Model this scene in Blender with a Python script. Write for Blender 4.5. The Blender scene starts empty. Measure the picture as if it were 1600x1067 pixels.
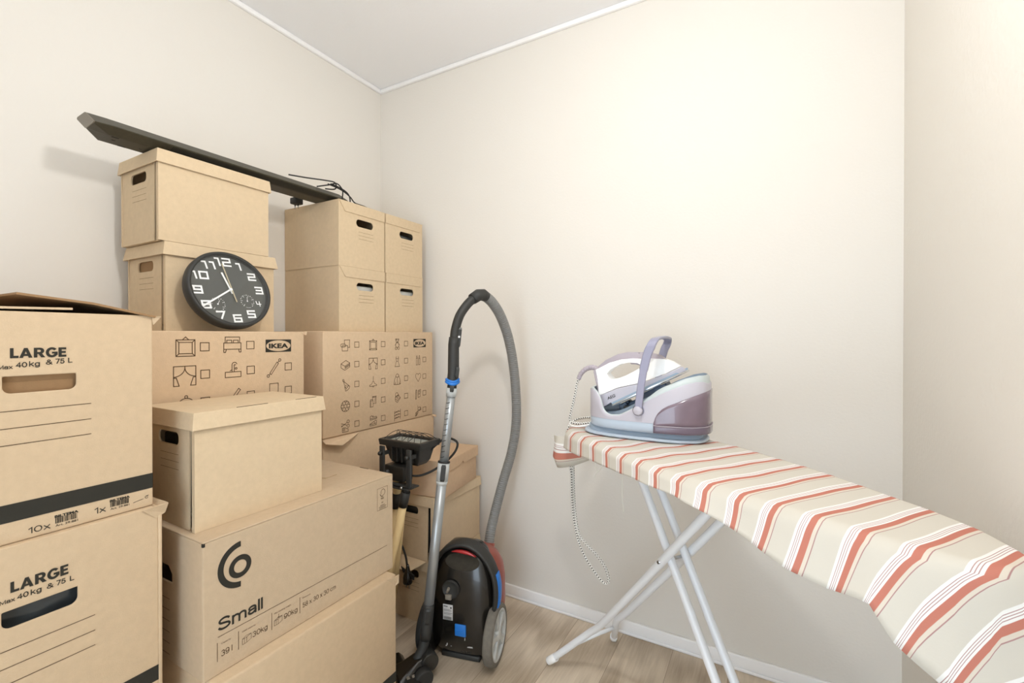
import bpy, bmesh, math, random
from mathutils import Vector, Matrix
from mathutils.geometry import tessellate_polygon
random.seed(7)
S = bpy.context.scene
COL = S.collection
PI = math.pi
V3 = Vector
def lin(r, g, b):
    f = lambda c: (c/12.92 if c <= .04045 else ((c+.055)/1.055)**2.4)
    return (f(r/255), f(g/255), f(b/255), 1)

# ------------------------------------------------------------------ materials
def mat(name, col, rough=.6, metal=0, bump=0, bscale=200, var=0, vscale=8, coat=0, trans=0, spec=.5, stretch=None, sheen=0, alpha=1):
    m = bpy.data.materials.new(name); m.use_nodes = True
    nt = m.node_tree; b = nt.nodes['Principled BSDF']
    b.inputs['Base Color'].default_value = col
    b.inputs['Roughness'].default_value = rough
    b.inputs['Metallic'].default_value = metal
    b.inputs['Coat Weight'].default_value = coat
    b.inputs['Transmission Weight'].default_value = trans
    b.inputs['Specular IOR Level'].default_value = spec
    b.inputs['Sheen Weight'].default_value = sheen
    b.inputs['Alpha'].default_value = alpha
    tc = nt.nodes.new('ShaderNodeTexCoord')
    src = tc.outputs['Object']
    if stretch:
        mp = nt.nodes.new('ShaderNodeMapping'); mp.inputs['Scale'].default_value = stretch
        nt.links.new(src, mp.inputs['Vector']); src = mp.outputs['Vector']
    if var:
        n = nt.nodes.new('ShaderNodeTexNoise'); n.inputs['Scale'].default_value = vscale; n.inputs['Detail'].default_value = 6
        nt.links.new(src, n.inputs['Vector'])
        r = nt.nodes.new('ShaderNodeMapRange'); r.inputs['To Min'].default_value = 1-var; r.inputs['To Max'].default_value = 1+var
        nt.links.new(n.outputs['Fac'], r.inputs['Value'])
        mx = nt.nodes.new('ShaderNodeVectorMath'); mx.operation = 'SCALE'; mx.inputs[0].default_value = col[:3]
        nt.links.new(r.outputs['Result'], mx.inputs['Scale']); nt.links.new(mx.outputs['Vector'], b.inputs['Base Color'])
    if bump:
        n2 = nt.nodes.new('ShaderNodeTexNoise'); n2.inputs['Scale'].default_value = bscale; n2.inputs['Detail'].default_value = 4
        nt.links.new(src, n2.inputs['Vector'])
        bp = nt.nodes.new('ShaderNodeBump'); bp.inputs['Strength'].default_value = bump; bp.inputs['Distance'].default_value = .002
        nt.links.new(n2.outputs['Fac'], bp.inputs['Height']); nt.links.new(bp.outputs['Normal'], b.inputs['Normal'])
    return m
def card(name, col):
    return mat(name, col, rough=.82, bump=.25, bscale=380, var=.085, vscale=70, spec=.25)
M = {}
M['card_file'] = card('file_box_cardboard', lin(212, 190, 158))
M['card_ikea'] = card('moving_box_cardboard', lin(208, 182, 151))
M['card_large'] = card('large_box_cardboard', lin(202, 178, 147))
M['card_small'] = card('grey_tan_cardboard', lin(199, 177, 149))
M['card_pink'] = card('pinkish_cardboard', lin(208, 178, 147))
M['card_in'] = card('cardboard_inside', lin(150, 118, 84))
M['ink'] = mat('black_print_ink', lin(52, 50, 44), rough=.8, spec=.2)
M['ink_soft'] = mat('brown_print_ink', lin(88, 70, 52), rough=.85, spec=.2)
M['ink_line'] = mat('fine_line_ink', lin(140, 116, 88), rough=.85, spec=.2)
M['wall'] = mat('beige_wall_paint', lin(229, 225, 218), rough=.85, bump=.25, bscale=110, spec=.25)
M['wall_r'] = mat('textured_beige_wall_paint', lin(227, 223, 215), rough=.75, bump=.6, bscale=75, spec=.3)
M['ceil'] = mat('ceiling_paint', lin(240, 240, 241), rough=.9, bump=.35, bscale=90, spec=.2)
M['trim'] = mat('white_trim_paint', lin(250, 250, 251), rough=.4)
M['black_plastic'] = mat('black_plastic', lin(38, 37, 34), rough=.38, var=.2, vscale=20)
M['matte_black'] = mat('matte_black_plastic', lin(46, 46, 44), rough=.55, bump=.1, bscale=500)
M['bar_black'] = mat('dusty_black_plastic', lin(64, 60, 46), rough=.5, var=.35, vscale=90)
M['bar_under'] = mat('olive_black_underside', lin(84, 78, 62), rough=.6, var=.1, vscale=10)
M['gloss_black'] = mat('glossy_black_plastic', lin(27, 25, 22), rough=.22, coat=.3, var=.25, vscale=14)
M['rubber'] = mat('black_rubber', lin(36, 35, 33), rough=.7)
M['grey_cap'] = mat('grey_plastic', lin(128, 120, 108), rough=.5)
M['dial'] = mat('dark_grey_dial', lin(74, 76, 72), rough=.5)
M['white_plastic'] = mat('white_plastic', lin(246, 247, 247), rough=.35)
M['white_metal'] = mat('white_enamel', lin(236, 240, 245), rough=.3, coat=.3)
M['gold'] = mat('pale_brass', lin(196, 186, 158), rough=.35, metal=.6)
M['lilac'] = mat('lilac_plastic', lin(190, 187, 197), rough=.38)
M['lilac_deep'] = mat('blue_lilac_plastic', lin(152, 152, 174), rough=.35)
M['mauve'] = mat('mauve_grey_plastic', lin(174, 165, 174), rough=.4)
M['iceblue'] = mat('pale_blue_plastic', lin(183, 197, 212), rough=.35)
M['sage'] = mat('pale_grey_green_plastic', lin(196, 206, 207), rough=.4)
M['recess'] = mat('blue_grey_recess_plastic', lin(150, 168, 186), rough=.5)
M['support'] = mat('dark_blue_grey_support', lin(84, 98, 116), rough=.45)
M['tank'] = mat('smoky_purple_tank', lin(122, 106, 118), rough=.2, coat=.4, var=.3, vscale=16)
M['tank_foot'] = mat('smoky_purple_tank_base', lin(108, 96, 112), rough=.25, coat=.4)
M['steel'] = mat('polished_steel', lin(196, 198, 200), rough=.22, metal=1)
M['wand_silver'] = mat('silver_tube', lin(168, 172, 174), rough=.35, metal=.55)
M['hose_grey'] = mat('grey_ribbed_plastic', lin(126, 126, 124), rough=.45)
M['silver_plastic'] = mat('silver_plastic', lin(198, 202, 202), rough=.4, metal=.15)
M['dusty_tire'] = mat('dusty_grey_tyre', lin(112, 107, 98), rough=.85, var=.35, vscale=60)
M['red'] = mat('red_plastic', lin(176, 44, 46), rough=.3, coat=.3)
M['red_faded'] = mat('dusty_red_plastic', lin(150, 78, 66), rough=.4, coat=.2)
M['blue'] = mat('bright_blue_plastic', lin(34, 118, 206), rough=.4)
M['dust'] = mat('dusty_recess', lin(52, 47, 38), rough=.9, var=.5, vscale=70)
M['cream_tube'] = mat('cream_yellow_tube', lin(238, 211, 158), rough=.45)
M['sticker'] = mat('silver_sticker', lin(196, 194, 192), rough=.4, var=.05)
M['glass_dull'] = mat('dusty_lamp_glass', lin(170, 176, 170), rough=.25, spec=.6)
M['bag'] = mat('dark_plastic_film', lin(60, 64, 66), rough=.15, coat=.4, var=.3, vscale=10)
M['string'] = mat('white_string', lin(232, 230, 220), rough=.9)
M['paper'] = mat('stored_paper', lin(205, 205, 200), rough=.8, var=.2, vscale=20)

def cord_mat():
    m = bpy.data.materials.new('black_white_woven_cord'); m.use_nodes = True
    nt = m.node_tree; b = nt.nodes['Principled BSDF']; b.inputs['Roughness'].default_value = .85
    at = nt.nodes.new('ShaderNodeAttribute'); at.attribute_name = 'cord_uv'
    sp = nt.nodes.new('ShaderNodeSeparateXYZ'); nt.links.new(at.outputs['Vector'], sp.inputs[0])
    def mth(op, a, bb):
        n = nt.nodes.new('ShaderNodeMath'); n.operation = op
        for i, x in enumerate((a, bb)):
            if isinstance(x, (int, float)): n.inputs[i].default_value = x
            else: nt.links.new(x, n.inputs[i])
        return n.outputs[0]
    u, v = sp.outputs[0], sp.outputs[1]
    a1 = mth('FRACT', mth('ADD', mth('MULTIPLY', u, 115), mth('MULTIPLY', v, 2)), 0)
    a2 = mth('FRACT', mth('SUBTRACT', mth('MULTIPLY', u, 115), mth('MULTIPLY', v, 2)), 0)
    k = mth('MULTIPLY', mth('LESS_THAN', a1, .55), mth('LESS_THAN', a2, .55))
    mx = nt.nodes.new('ShaderNodeMix'); mx.data_type = 'RGBA'
    mx.inputs[6].default_value = lin(238, 236, 230); mx.inputs[7].default_value = lin(52, 52, 54)
    nt.links.new(k, mx.inputs[0]); nt.links.new(mx.outputs[2], b.inputs['Base Color'])
    return m
M['cord'] = cord_mat()

PITCH = .067
def cloth_mat():
    m = bpy.data.materials.new('striped_cotton_cover'); m.use_nodes = True
    nt = m.node_tree; b = nt.nodes['Principled BSDF']; b.inputs['Roughness'].default_value = .9
    b.inputs['Specular IOR Level'].default_value = .15
    at = nt.nodes.new('ShaderNodeAttribute'); at.attribute_name = 'stripe'
    d = nt.nodes.new('ShaderNodeMath'); d.operation = 'FRACT'; nt.links.new(at.outputs['Fac'], d.inputs[0])
    cr = nt.nodes.new('ShaderNodeValToRGB'); e = cr.color_ramp; e.interpolation = 'LINEAR'
    base = lin(208, 203, 192); white = lin(236, 235, 232); line = lin(172, 134, 132); org = lin(192, 124, 108); cream = lin(216, 206, 192)
    mmw = 1/67.
    seq = [(18, base), (22.6, white), (23.6, line), (25.8, white), (26.8, line), (29, white), (30, line), (32, white),
           (33.6, white), (44, org), (49.5, cream), (51, line), (67, base)]
    while len(e.elements) > 1: e.elements.remove(e.elements[0])
    prev = 0; first = True
    for end, c in seq:
        for p in (prev+.25, end-.25):
            if first: e.elements[0].position = p*mmw; e.elements[0].color = c; first = False
            else:
                q = e.elements.new(min(1, p*mmw)); q.color = c
        prev = end
    nt.links.new(d.outputs[0], cr.inputs[0])
    tc = nt.nodes.new('ShaderNodeTexCoord')
    n = nt.nodes.new('ShaderNodeTexNoise'); n.inputs['Scale'].default_value = 350; nt.links.new(tc.outputs['Object'], n.inputs['Vector'])
    bp = nt.nodes.new('ShaderNodeBump'); bp.inputs['Strength'].default_value = .12; bp.inputs['Distance'].default_value = .001
    nt.links.new(n.outputs['Fac'], bp.inputs['Height']); nt.links.new(bp.outputs['Normal'], b.inputs['Normal'])
    nt.links.new(cr.outputs[0], b.inputs['Base Color'])
    return m
M['cloth'] = cloth_mat()
M['cloth_in'] = mat('cotton_underside', lin(206, 208, 208), rough=.95, spec=.1)

def floor_mat():
    m = bpy.data.materials.new('light_oak_laminate'); m.use_nodes = True
    nt = m.node_tree; b = nt.nodes['Principled BSDF']; b.inputs['Roughness'].default_value = .42
    tc = nt.nodes.new('ShaderNodeTexCoord')
    mp = nt.nodes.new('ShaderNodeMapping'); mp.inputs['Rotation'].default_value = (0, 0, PI/2)
    nt.links.new(tc.outputs['Object'], mp.inputs['Vector'])
    br = nt.nodes.new('ShaderNodeTexBrick'); br.inputs['Scale'].default_value = 1
    br.inputs['Brick Width'].default_value = 1.2; br.inputs['Row Height'].default_value = .19
    br.inputs['Mortar Size'].default_value = .0008; br.inputs['Mortar Smooth'].default_value = .3
    br.inputs['Color1'].default_value = (.25, .25, .25, 1); br.inputs['Color2'].default_value = (.8, .8, .8, 1); br.inputs['Mortar'].default_value = (.45, .45, .45, 1)
    nt.links.new(mp.outputs[0], br.inputs['Vector'])
    ad = nt.nodes.new('ShaderNodeVectorMath'); ad.operation = 'MULTIPLY_ADD'
    nt.links.new(br.outputs['Color'], ad.inputs[0]); ad.inputs[1].default_value = (13, 7, 3); nt.links.new(tc.outputs['Object'], ad.inputs[2])
    m2 = nt.nodes.new('ShaderNodeMapping'); m2.inputs['Scale'].default_value = (11, 1.5, 1); nt.links.new(ad.outputs[0], m2.inputs['Vector'])
    w = nt.nodes.new('ShaderNodeTexNoise'); w.inputs['Scale'].default_value = 2.6; w.inputs['Detail'].default_value = 8; w.inputs['Distortion'].default_value = 1.2
    nt.links.new(m2.outputs[0], w.inputs['Vector'])
    m3 = nt.nodes.new('ShaderNodeMapping'); m3.inputs['Scale'].default_value = (160, 9, 1); nt.links.new(ad.outputs[0], m3.inputs['Vector'])
    g = nt.nodes.new('ShaderNodeTexNoise'); g.inputs['Scale'].default_value = 1; g.inputs['Detail'].default_value = 5
    nt.links.new(m3.outputs[0], g.inputs['Vector'])
    m4 = nt.nodes.new('ShaderNodeMapping'); m4.inputs['Scale'].default_value = (2.6, .42, 1); nt.links.new(ad.outputs[0], m4.inputs['Vector'])
    wv = nt.nodes.new('ShaderNodeTexWave'); wv.wave_type = 'RINGS'; wv.inputs['Scale'].default_value = 3.2; wv.inputs['Distortion'].default_value = 4.5; wv.inputs['Detail'].default_value = 3
    nt.links.new(m4.outputs[0], wv.inputs['Vector'])
    def mixf(a, bb, f):
        n = nt.nodes.new('ShaderNodeMix'); n.data_type = 'FLOAT'; n.inputs[0].default_value = f
        nt.links.new(a, n.inputs[2]); nt.links.new(bb, n.inputs[3]); return n.outputs[0]
    f1 = mixf(w.outputs['Fac'], g.outputs['Fac'], .45)
    f2 = mixf(f1, wv.outputs['Fac'], .32)
    f3 = mixf(f2, br.outputs['Color'], .12)
    cr = nt.nodes.new('ShaderNodeValToRGB'); e = cr.color_ramp
    e.elements[0].position = .25; e.elements[0].color = lin(160, 142, 120)
    e.elements[1].position = .75; e.elements[1].color = lin(222, 207, 186)
    nt.links.new(f3, cr.inputs[0])
    dk = nt.nodes.new('ShaderNodeMix'); dk.data_type = 'RGBA'; dk.inputs[7].default_value = lin(132, 114, 94)
    nt.links.new(br.outputs['Fac'], dk.inputs[0]); nt.links.new(cr.outputs[0], dk.inputs[6])
    nt.links.new(dk.outputs[2], b.inputs['Base Color'])
    return m
M['floor'] = floor_mat()

# ------------------------------------------------------------------ mesh builder
class MB:
    def __init__(s): s.v = []; s.f = []; s.smooth = []; s.attr = {}
    def add(s, vs, fs, smooth=False):
        o = len(s.v); s.v += [V3(p) for p in vs]
        for f in fs: s.f.append([i+o for i in f]); s.smooth.append(smooth)
        return o
    def box(s, lo, hi, mtx=None):
        x0, y0, z0 = lo; x1, y1, z1 = hi
        vs = [V3(p) for p in ((x0,y0,z0),(x1,y0,z0),(x1,y1,z0),(x0,y1,z0),(x0,y0,z1),(x1,y0,z1),(x1,y1,z1),(x0,y1,z1))]
        if mtx: vs = [mtx @ p for p in vs]
        s.add(vs, [(3,2,1,0),(4,5,6,7),(0,1,5,4),(1,2,6,5),(2,3,7,6),(3,0,4,7)])
    def bbox(s, lo, hi, r=.003, mtx=None, seg=2):
        bm = bmesh.new(); bmesh.ops.create_cube(bm, size=1)
        for v in bm.verts:
            v.co = V3([lo[i] + (v.co[i]+.5)*(hi[i]-lo[i]) for i in range(3)])
        bmesh.ops.bevel(bm, geom=list(bm.edges), offset=r, segments=seg, affect='EDGES', profile=.5)
        bm.verts.index_update()
        vs = [(mtx @ v.co) if mtx else v.co.copy() for v in bm.verts]
        s.add(vs, [[v.index for v in f.verts] for f in bm.faces], seg > 1); bm.free()
    def loft(s, rings, cap0=True, cap1=True, smooth=True, closed=True):
        n = len(rings[0]); o = len(s.v)
        for r in rings: s.v += [V3(p) for p in r]
        m = n if closed else n-1
        for k in range(len(rings)-1):
            for i in range(m):
                j = (i+1) % n
                s.f.append([o+k*n+i, o+k*n+j, o+(k+1)*n+j, o+(k+1)*n+i]); s.smooth.append(smooth)
        if cap0: s.f.append([o+i for i in range(n)][::-1]); s.smooth.append(False)
        if cap1: s.f.append([o+(len(rings)-1)*n+i for i in range(n)]); s.smooth.append(False)
    def tube(s, pts, r, n=12, cap=True, uv=None):
        pts = [V3(p) for p in pts]; rr = r if isinstance(r, (list, tuple)) else [r]*len(pts)
        up = None; rings = []; L = 0; o = len(s.v)
        for i, p in enumerate(pts):
            a = pts[max(0, i-1)]; b = pts[min(len(pts)-1, i+1)]
            t = (b-a)
            if t.length < 1e-9: t = V3((0,0,1))
            t.normalize()
            if up is None:
                up = V3((0,0,1)) if abs(t.z) < .9 else V3((1,0,0))
            x = up - t*up.dot(t)
            if x.length < 1e-6: x = t.orthogonal()
            x.normalize(); y = t.cross(x); up = x
            if i: L += (p-pts[i-1]).length
            rings.append([p + x*(rr[i]*math.cos(2*PI*k/n)) + y*(rr[i]*math.sin(2*PI*k/n)) for k in range(n)])
            if uv is not None:
                for k in range(n): uv[o+i*n+k] = (L, k/n, 0)
        s.loft(rings, cap, cap)
    def cyl(s, a, b, r, n=20, r2=None): s.tube([a, b], [r, r if r2 is None else r2], n)
    def lathe(s, prof, c, axis='Z', n=32, cap=False):
        rings = []
        for r, h in prof:
            ring = []
            for k in range(n):
                a = 2*PI*k/n; u, w = r*math.cos(a), r*math.sin(a)
                p = {'Z': (u, w, h), 'X': (h, u, w), 'Y': (w, h, u)}[axis]
                ring.append(V3(c)+V3(p))
            rings.append(ring)
        s.loft(rings, cap, cap)
    def panel(s, O, U, V, N, outer, holes=(), t=.004):
        O, U, V, N = V3(O), V3(U), V3(V), V3(N)
        loops = [outer]+list(holes)
        flat = [p for l in loops for p in l]; n = len(flat)
        tri = tessellate_polygon([[V3((p[0], p[1], 0)) for p in l] for l in loops])
        fr = [O+U*p[0]+V*p[1] for p in flat]; bk = [p-N*t for p in fr]
        fs = []
        for a, b, c in tri:
            nn = (fr[b]-fr[a]).cross(fr[c]-fr[a])
            f = (a, b, c) if nn.dot(N) > 0 else (c, b, a)
            fs.append(f); fs.append((f[2]+n, f[1]+n, f[0]+n))
        o = 0
        for l in loops:
            k = len(l)
            for i in range(k):
                j = (i+1) % k; fs.append((o+i, o+j, o+j+n, o+i+n))
            o += k
        s.add(fr+bk, fs)
    def build(s, name, material, parent=None, loc=(0,0,0), bevel=0, recalc=True, shade=None, solid=0, sub=0, sharp=0):
        me = bpy.data.meshes.new(name)
        off = V3(loc)
        me.from_pydata([p-off for p in s.v], [], s.f); me.update()
        if recalc:
            bm = bmesh.new(); bm.from_mesh(me); bmesh.ops.recalc_face_normals(bm, faces=bm.faces); bm.to_mesh(me); bm.free()
        for p, sm in zip(me.polygons, s.smooth): p.use_smooth = sm if shade is None else shade
        if sharp: me.set_sharp_from_angle(angle=sharp)
        me.materials.append(material)
        o = bpy.data.objects.new(name, me); COL.objects.link(o)
        o.location = off
        if parent: o.parent = parent
        if bevel:
            md = o.modifiers.new('bevel', 'BEVEL'); md.width = bevel; md.segments = 2; md.limit_method = 'ANGLE'; md.angle_limit = .6
        if solid:
            md = o.modifiers.new('solid', 'SOLIDIFY'); md.thickness = solid; md.offset = -1
        if sub:
            md = o.modifiers.new('sub', 'SUBSURF'); md.levels = sub; md.render_levels = sub
        return o
def set_attr(o, name, vals, typ):
    a = o.data.attributes.new(name, typ, 'POINT')
    for i, v in vals.items():
        if typ == 'FLOAT': a.data[i].value = v
        else: a.data[i].vector = v
def thing(name, label, cat, loc=(0,0,0), rot=0, group=None):
    o = bpy.data.objects.new(name, None); COL.objects.link(o); o.empty_display_size = .05
    o.location = loc; o.rotation_euler = (0, 0, rot); o['label'] = label; o['category'] = cat
    if group: o['group'] = group
    return o
def tag(o, label, cat, group=None):
    o['label'] = label; o['category'] = cat
    if group: o['group'] = group
    return o
def struct(name, mb, m, **k):
    o = mb.build(name, m, **k); o['kind'] = 'structure'; return o
class W:
    """adds geometry in room coordinates to a part of a thing standing at root"""
def wb(mb, name, m, root, **k):
    off = root.location
    mb.v = [p-off for p in mb.v]
    return mb.build(name, m, root, **k)
def rrect(cx, cy, w, h, r, n=5, corners=(1,1,1,1)):
    out = []
    for q, (sx, sy, a0) in enumerate(((1,1,0),(-1,1,PI/2),(-1,-1,PI),(1,-1,1.5*PI))):
        if corners[q]:
            for k in range(n+1):
                a = a0+PI/2*k/n
                out.append((cx+sx*(w/2-r)+r*math.cos(a), cy+sy*(h/2-r)+r*math.sin(a)))
        else: out.append((cx+sx*w/2, cy+sy*h/2))
    return out
def sring(cx, cy, w, d, z, n=40, e=3.0):
    r = []
    for k in range(n):
        a = 2*PI*k/n; c, s_ = math.cos(a), math.sin(a)
        r.append(V3((cx+w*math.copysign(abs(c)**(2/e), c), cy+d*math.copysign(abs(s_)**(2/e), s_), z)))
    return r
def spline(pts, n=8):
    P = [V3(p) for p in pts]; out = []
    for i in range(len(P)-1):
        p0, p1, p2, p3 = P[max(0,i-1)], P[i], P[i+1], P[min(len(P)-1, i+2)]
        for k in range(n):
            t = k/n
            out.append(.5*((2*p1)+(p2-p0)*t+(2*p0-5*p1+4*p2-p3)*t*t+(3*p1-p0-3*p2+p3)*t**3))
    out.append(P[-1]); return out
def slab(mb, poly, yc, wf, holes=(), step=.010, smooth=True):
    """polygon in X-Z given a half width wf(x, z) in Y, meshed finely enough for the width to vary smoothly"""
    def dens(l):
        out = []
        for i in range(len(l)):
            a, b = l[i], l[(i+1) % len(l)]
            d = math.hypot(b[0]-a[0], b[1]-a[1]); m = max(1, int(d/step))
            for k in range(m): out.append((a[0]+(b[0]-a[0])*k/m, a[1]+(b[1]-a[1])*k/m))
        return out
    loops = [dens(poly)]+[dens(h) for h in holes]
    flat = [p for l in loops for p in l]
    tri = tessellate_polygon([[V3((p[0], p[1], 0)) for p in l] for l in loops])
    bm = bmesh.new(); vs = [bm.verts.new((p[0], 0, p[1])) for p in flat]
    for t_ in tri:
        try: bm.faces.new([vs[i] for i in t_])
        except ValueError: pass
    for it in range(5):
        le = [e for e in bm.edges if e.calc_length() > step*1.5 and not e.is_boundary]
        if not le: break
        bmesh.ops.subdivide_edges(bm, edges=le, cuts=1); bmesh.ops.triangulate(bm, faces=bm.faces)
        bmesh.ops.beautify_fill(bm, faces=bm.faces, edges=[e for e in bm.edges if not e.is_boundary])
    bm.verts.index_update(); bm.verts.ensure_lookup_table(); n = len(bm.verts)
    A = [(v.co.x, yc-wf(v.co.x, v.co.z), v.co.z) for v in bm.verts]; B = [(v.co.x, yc+wf(v.co.x, v.co.z), v.co.z) for v in bm.verts]
    fs = []
    for f in bm.faces:
        i = [v.index for v in f.verts]; fs.append(i); fs.append([j+n for j in i[::-1]])
    for e in bm.edges:
        if e.is_boundary: i, j = e.verts[0].index, e.verts[1].index; fs.append([i, j, j+n, i+n])
    bm.free(); mb.add(A+B, fs, smooth)
def lerp_tab(tab, x):
    if x <= tab[0][0]: return tab[0][1]
    for (a, va), (b, vb) in zip(tab, tab[1:]):
        if x <= b: return va+(vb-va)*(x-a)/(b-a)
    return tab[-1][1]

# ------------------------------------------------------------------ print on faces
_txt = {}
def text2d(body, bold=0):
    key = (body, bold)
    if key in _txt: return _txt[key]
    cu = bpy.data.curves.new('lettering', 'FONT'); cu.body = body; cu.size = 1; cu.offset = bold; cu.resolution_u = 4
    ob = bpy.data.objects.new('lettering', cu); COL.objects.link(ob)
    dg = bpy.context.evaluated_depsgraph_get(); dg.update()
    me = bpy.data.meshes.new_from_object(ob.evaluated_get(dg))
    vs = [(v.co.x, v.co.y) for v in me.vertices]; fs = [list(p.vertices) for p in me.polygons]
    bpy.data.objects.remove(ob); bpy.data.curves.remove(cu); bpy.data.meshes.remove(me)
    _txt[key] = (vs, fs); return _txt[key]
def E_(cx, cy, rx, ry, a0, a1, n=14): return [(cx+rx*math.cos(math.radians(a0+(a1-a0)*k/n)), cy+ry*math.sin(math.radians(a0+(a1-a0)*k/n))) for k in range(n+1)]
GLYPH = {
 '0': (.56, [E_(.28,.5,.28,.5,0,360,24)]), '1': (.22, [[(0,.78),(.22,1),(.22,0)]]),
 '3': (.52, [E_(.25,.74,.23,.26,150,-90,12)+E_(.25,.24,.27,.26,85,-150,12)]), '4': (.56, [[(.42,0),(.42,1),(0,.28),(.56,.28)]]),
 '5': (.52, [[(.46,1),(.08,1),(.04,.5)]+E_(.25,.32,.27,.32,130,-150,14)]), '7': (.5, [[(0,1),(.5,1),(.16,0)]]),
 '8': (.52, [E_(.26,.75,.22,.25,-90,270,20), E_(.26,.25,.26,.25,90,450,20)]), '9': (.54, [E_(.27,.67,.27,.33,0,360,20), [(.54,.67)]+E_(.27,.3,.27,.3,10,-140,10)]),
 'k': (.42, [[(0,0),(0,1)], [(.4,.7),(0,.3)], [(.14,.42),(.42,0)]]), 'g': (.46, [E_(.23,.36,.23,.34,0,360,18), [(.46,.7),(.46,-.02)]+E_(.23,-.04,.23,.22,0,-150,10)]),
 'x': (.44, [[(0,0),(.42,.7)], [(0,.7),(.44,0)]]), 'l': (.0, [[(0,0),(0,1)]]), 'c': (.44, [E_(.24,.35,.24,.35,50,310,16)]),
 'm': (.78, [[(0,0),(0,.7)], [(0,.44)]+E_(.195,.48,.195,.22,180,0,10)+[(.39,0)], [(.39,.44)]+E_(.585,.48,.195,.22,180,0,10)+[(.78,0)]]),
 'a': (.46, [[(.03,.52)]+E_(.23,.5,.21,.2,165,0,10)+[(.44,.0)], [(.44,.4),(.2,.38)]+E_(.19,.19,.19,.19,95,300,12)+[(.44,.2)]]),
 'S': (.62, [E_(.31,.76,.28,.24,25,225,12)+[(.31,.52)]+E_(.31,.25,.31,.25,50,-160,14)]),
 'M': (.74, [[(0,0),(0,1),(.37,.1),(.74,1),(.74,0)]]), 'L': (.44, [[(0,1),(0,0),(.44,0)]]),
 '&': (.66, [[(.66,0),(.16,.66)]+E_(.3,.8,.16,.19,200,-40,12)+[(.14,.46)]+E_(.25,.24,.25,.24,130,300,10)+[(.62,.46)]]),
}
class Print:
    def __init__(s): s.v = []; s.f = []; s.lay = []; s.k = 0
    def _l(s):
        s.k = (s.k+1) % 9
        s.lay += [s.k]*(len(s.v)-len(s.lay))
    def poly(s, pts, holes=()):
        loops = [pts]+list(holes); o = len(s.v); flat = [p for l in loops for p in l]
        s.v += flat
        for t in tessellate_polygon([[V3((p[0], p[1], 0)) for p in l] for l in loops]): s.f.append([i+o for i in t])
        s._l()
    def stroke(s, pts, w=.0022, closed=False):
        P = [pts[0]]
        for q in pts[1:]:
            if math.hypot(q[0]-P[-1][0], q[1]-P[-1][1]) > 1e-7: P.append(q)
        if closed and math.hypot(P[0][0]-P[-1][0], P[0][1]-P[-1][1]) < 1e-7: P.pop()
        if not closed and len(P) > 2 and math.hypot(P[0][0]-P[-1][0], P[0][1]-P[-1][1]) < 1e-7: closed = True; P.pop()
        n = len(P)
        if n < 2: return
        D = []
        m = n if closed else n-1
        for i in range(m):
            a, b = P[i], P[(i+1) % n]; d = math.hypot(b[0]-a[0], b[1]-a[1]); D.append(((b[0]-a[0])/d, (b[1]-a[1])/d))
        o = len(s.v)
        for i in range(n):
            if closed: d0, d1 = D[i-1], D[i]
            else: d0, d1 = D[max(0, i-1)], D[min(n-2, i)]
            nx, ny = -(d0[1]+d1[1]), d0[0]+d1[0]; L = math.hypot(nx, ny)
            if L < 1e-6: nx, ny, L = -d1[1], d1[0], 1
            nx /= L; ny /= L; c = max(.5, -nx*d1[1]+ny*d1[0]); k = w/2/c
            e = 0 if closed else (-1 if i == 0 else (1 if i == n-1 else 0))
            ex, ey = (d1[0]*w/2*e, d1[1]*w/2*e)
            s.v += [(P[i][0]+nx*k+ex, P[i][1]+ny*k+ey), (P[i][0]-nx*k+ex, P[i][1]-ny*k+ey)]
        for i in range(m):
            j = (i+1) % n; s.f.append([o+2*i, o+2*i+1, o+2*j+1, o+2*j])
        s._l()
    def grot(s, body, x, y, w, h, wt=.11):
        """plain grotesque lettering drawn with even strokes: cap height h, total width w"""
        t = wt; adv = 0; out = []
        for ch in body:
            if ch == ' ': adv += .32; continue
            gw, pls = GLYPH[ch]
            out.append((adv, pls)); adv += gw+.2
        adv -= .2
        sx = (w-t*h)/adv
        for ox, pls in out:
            for pl in pls: s.stroke([(x+t*h/2+(ox+p[0])*sx, y+t*h/2+p[1]*(h-t*h)) for p in pl], t*h)
    def rect(s, x0, y0, x1, y1): s.poly([(x0,y0),(x1,y0),(x1,y1),(x0,y1)])
    def text(s, body, x, y, w=None, h=.01, bold=0, slant=0):
        vs, fs = text2d(body, bold)
        cap = max(p[1] for p in text2d('H', bold)[0])
        x0 = min(p[0] for p in vs); x1 = max(p[0] for p in vs)
        sy = h/cap; sx = sy if w is None else w/(x1-x0)
        o = len(s.v)
        s.v += [(x+(p[0]-x0)*sx, y+p[1]*sy) for p in vs]
        s.f += [[i+o for i in f] for f in fs]; s._l()
    def build(s, name, m, root, O, U, V, N, off=.0006):
        """O, U, V, N in the root's own coordinates"""
        mb = MB(); O, U, V, N = V3(O), V3(U), V3(V), V3(N)
        mb.v = [O+U*p[0]+V*p[1]+N*(off+l*.00004) for p, l in zip(s.v, s.lay)]; mb.f = s.f; mb.smooth = [False]*len(s.f)
        return mb.build(name, m, root, recalc=False)
def arc(cx, cy, r, a0, a1, n=14, ry=None):
    ry = r if ry is None else ry
    return [(cx+r*math.cos(math.radians(a0+(a1-a0)*k/n)), cy+ry*math.sin(math.radians(a0+(a1-a0)*k/n))) for k in range(n+1)]
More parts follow.
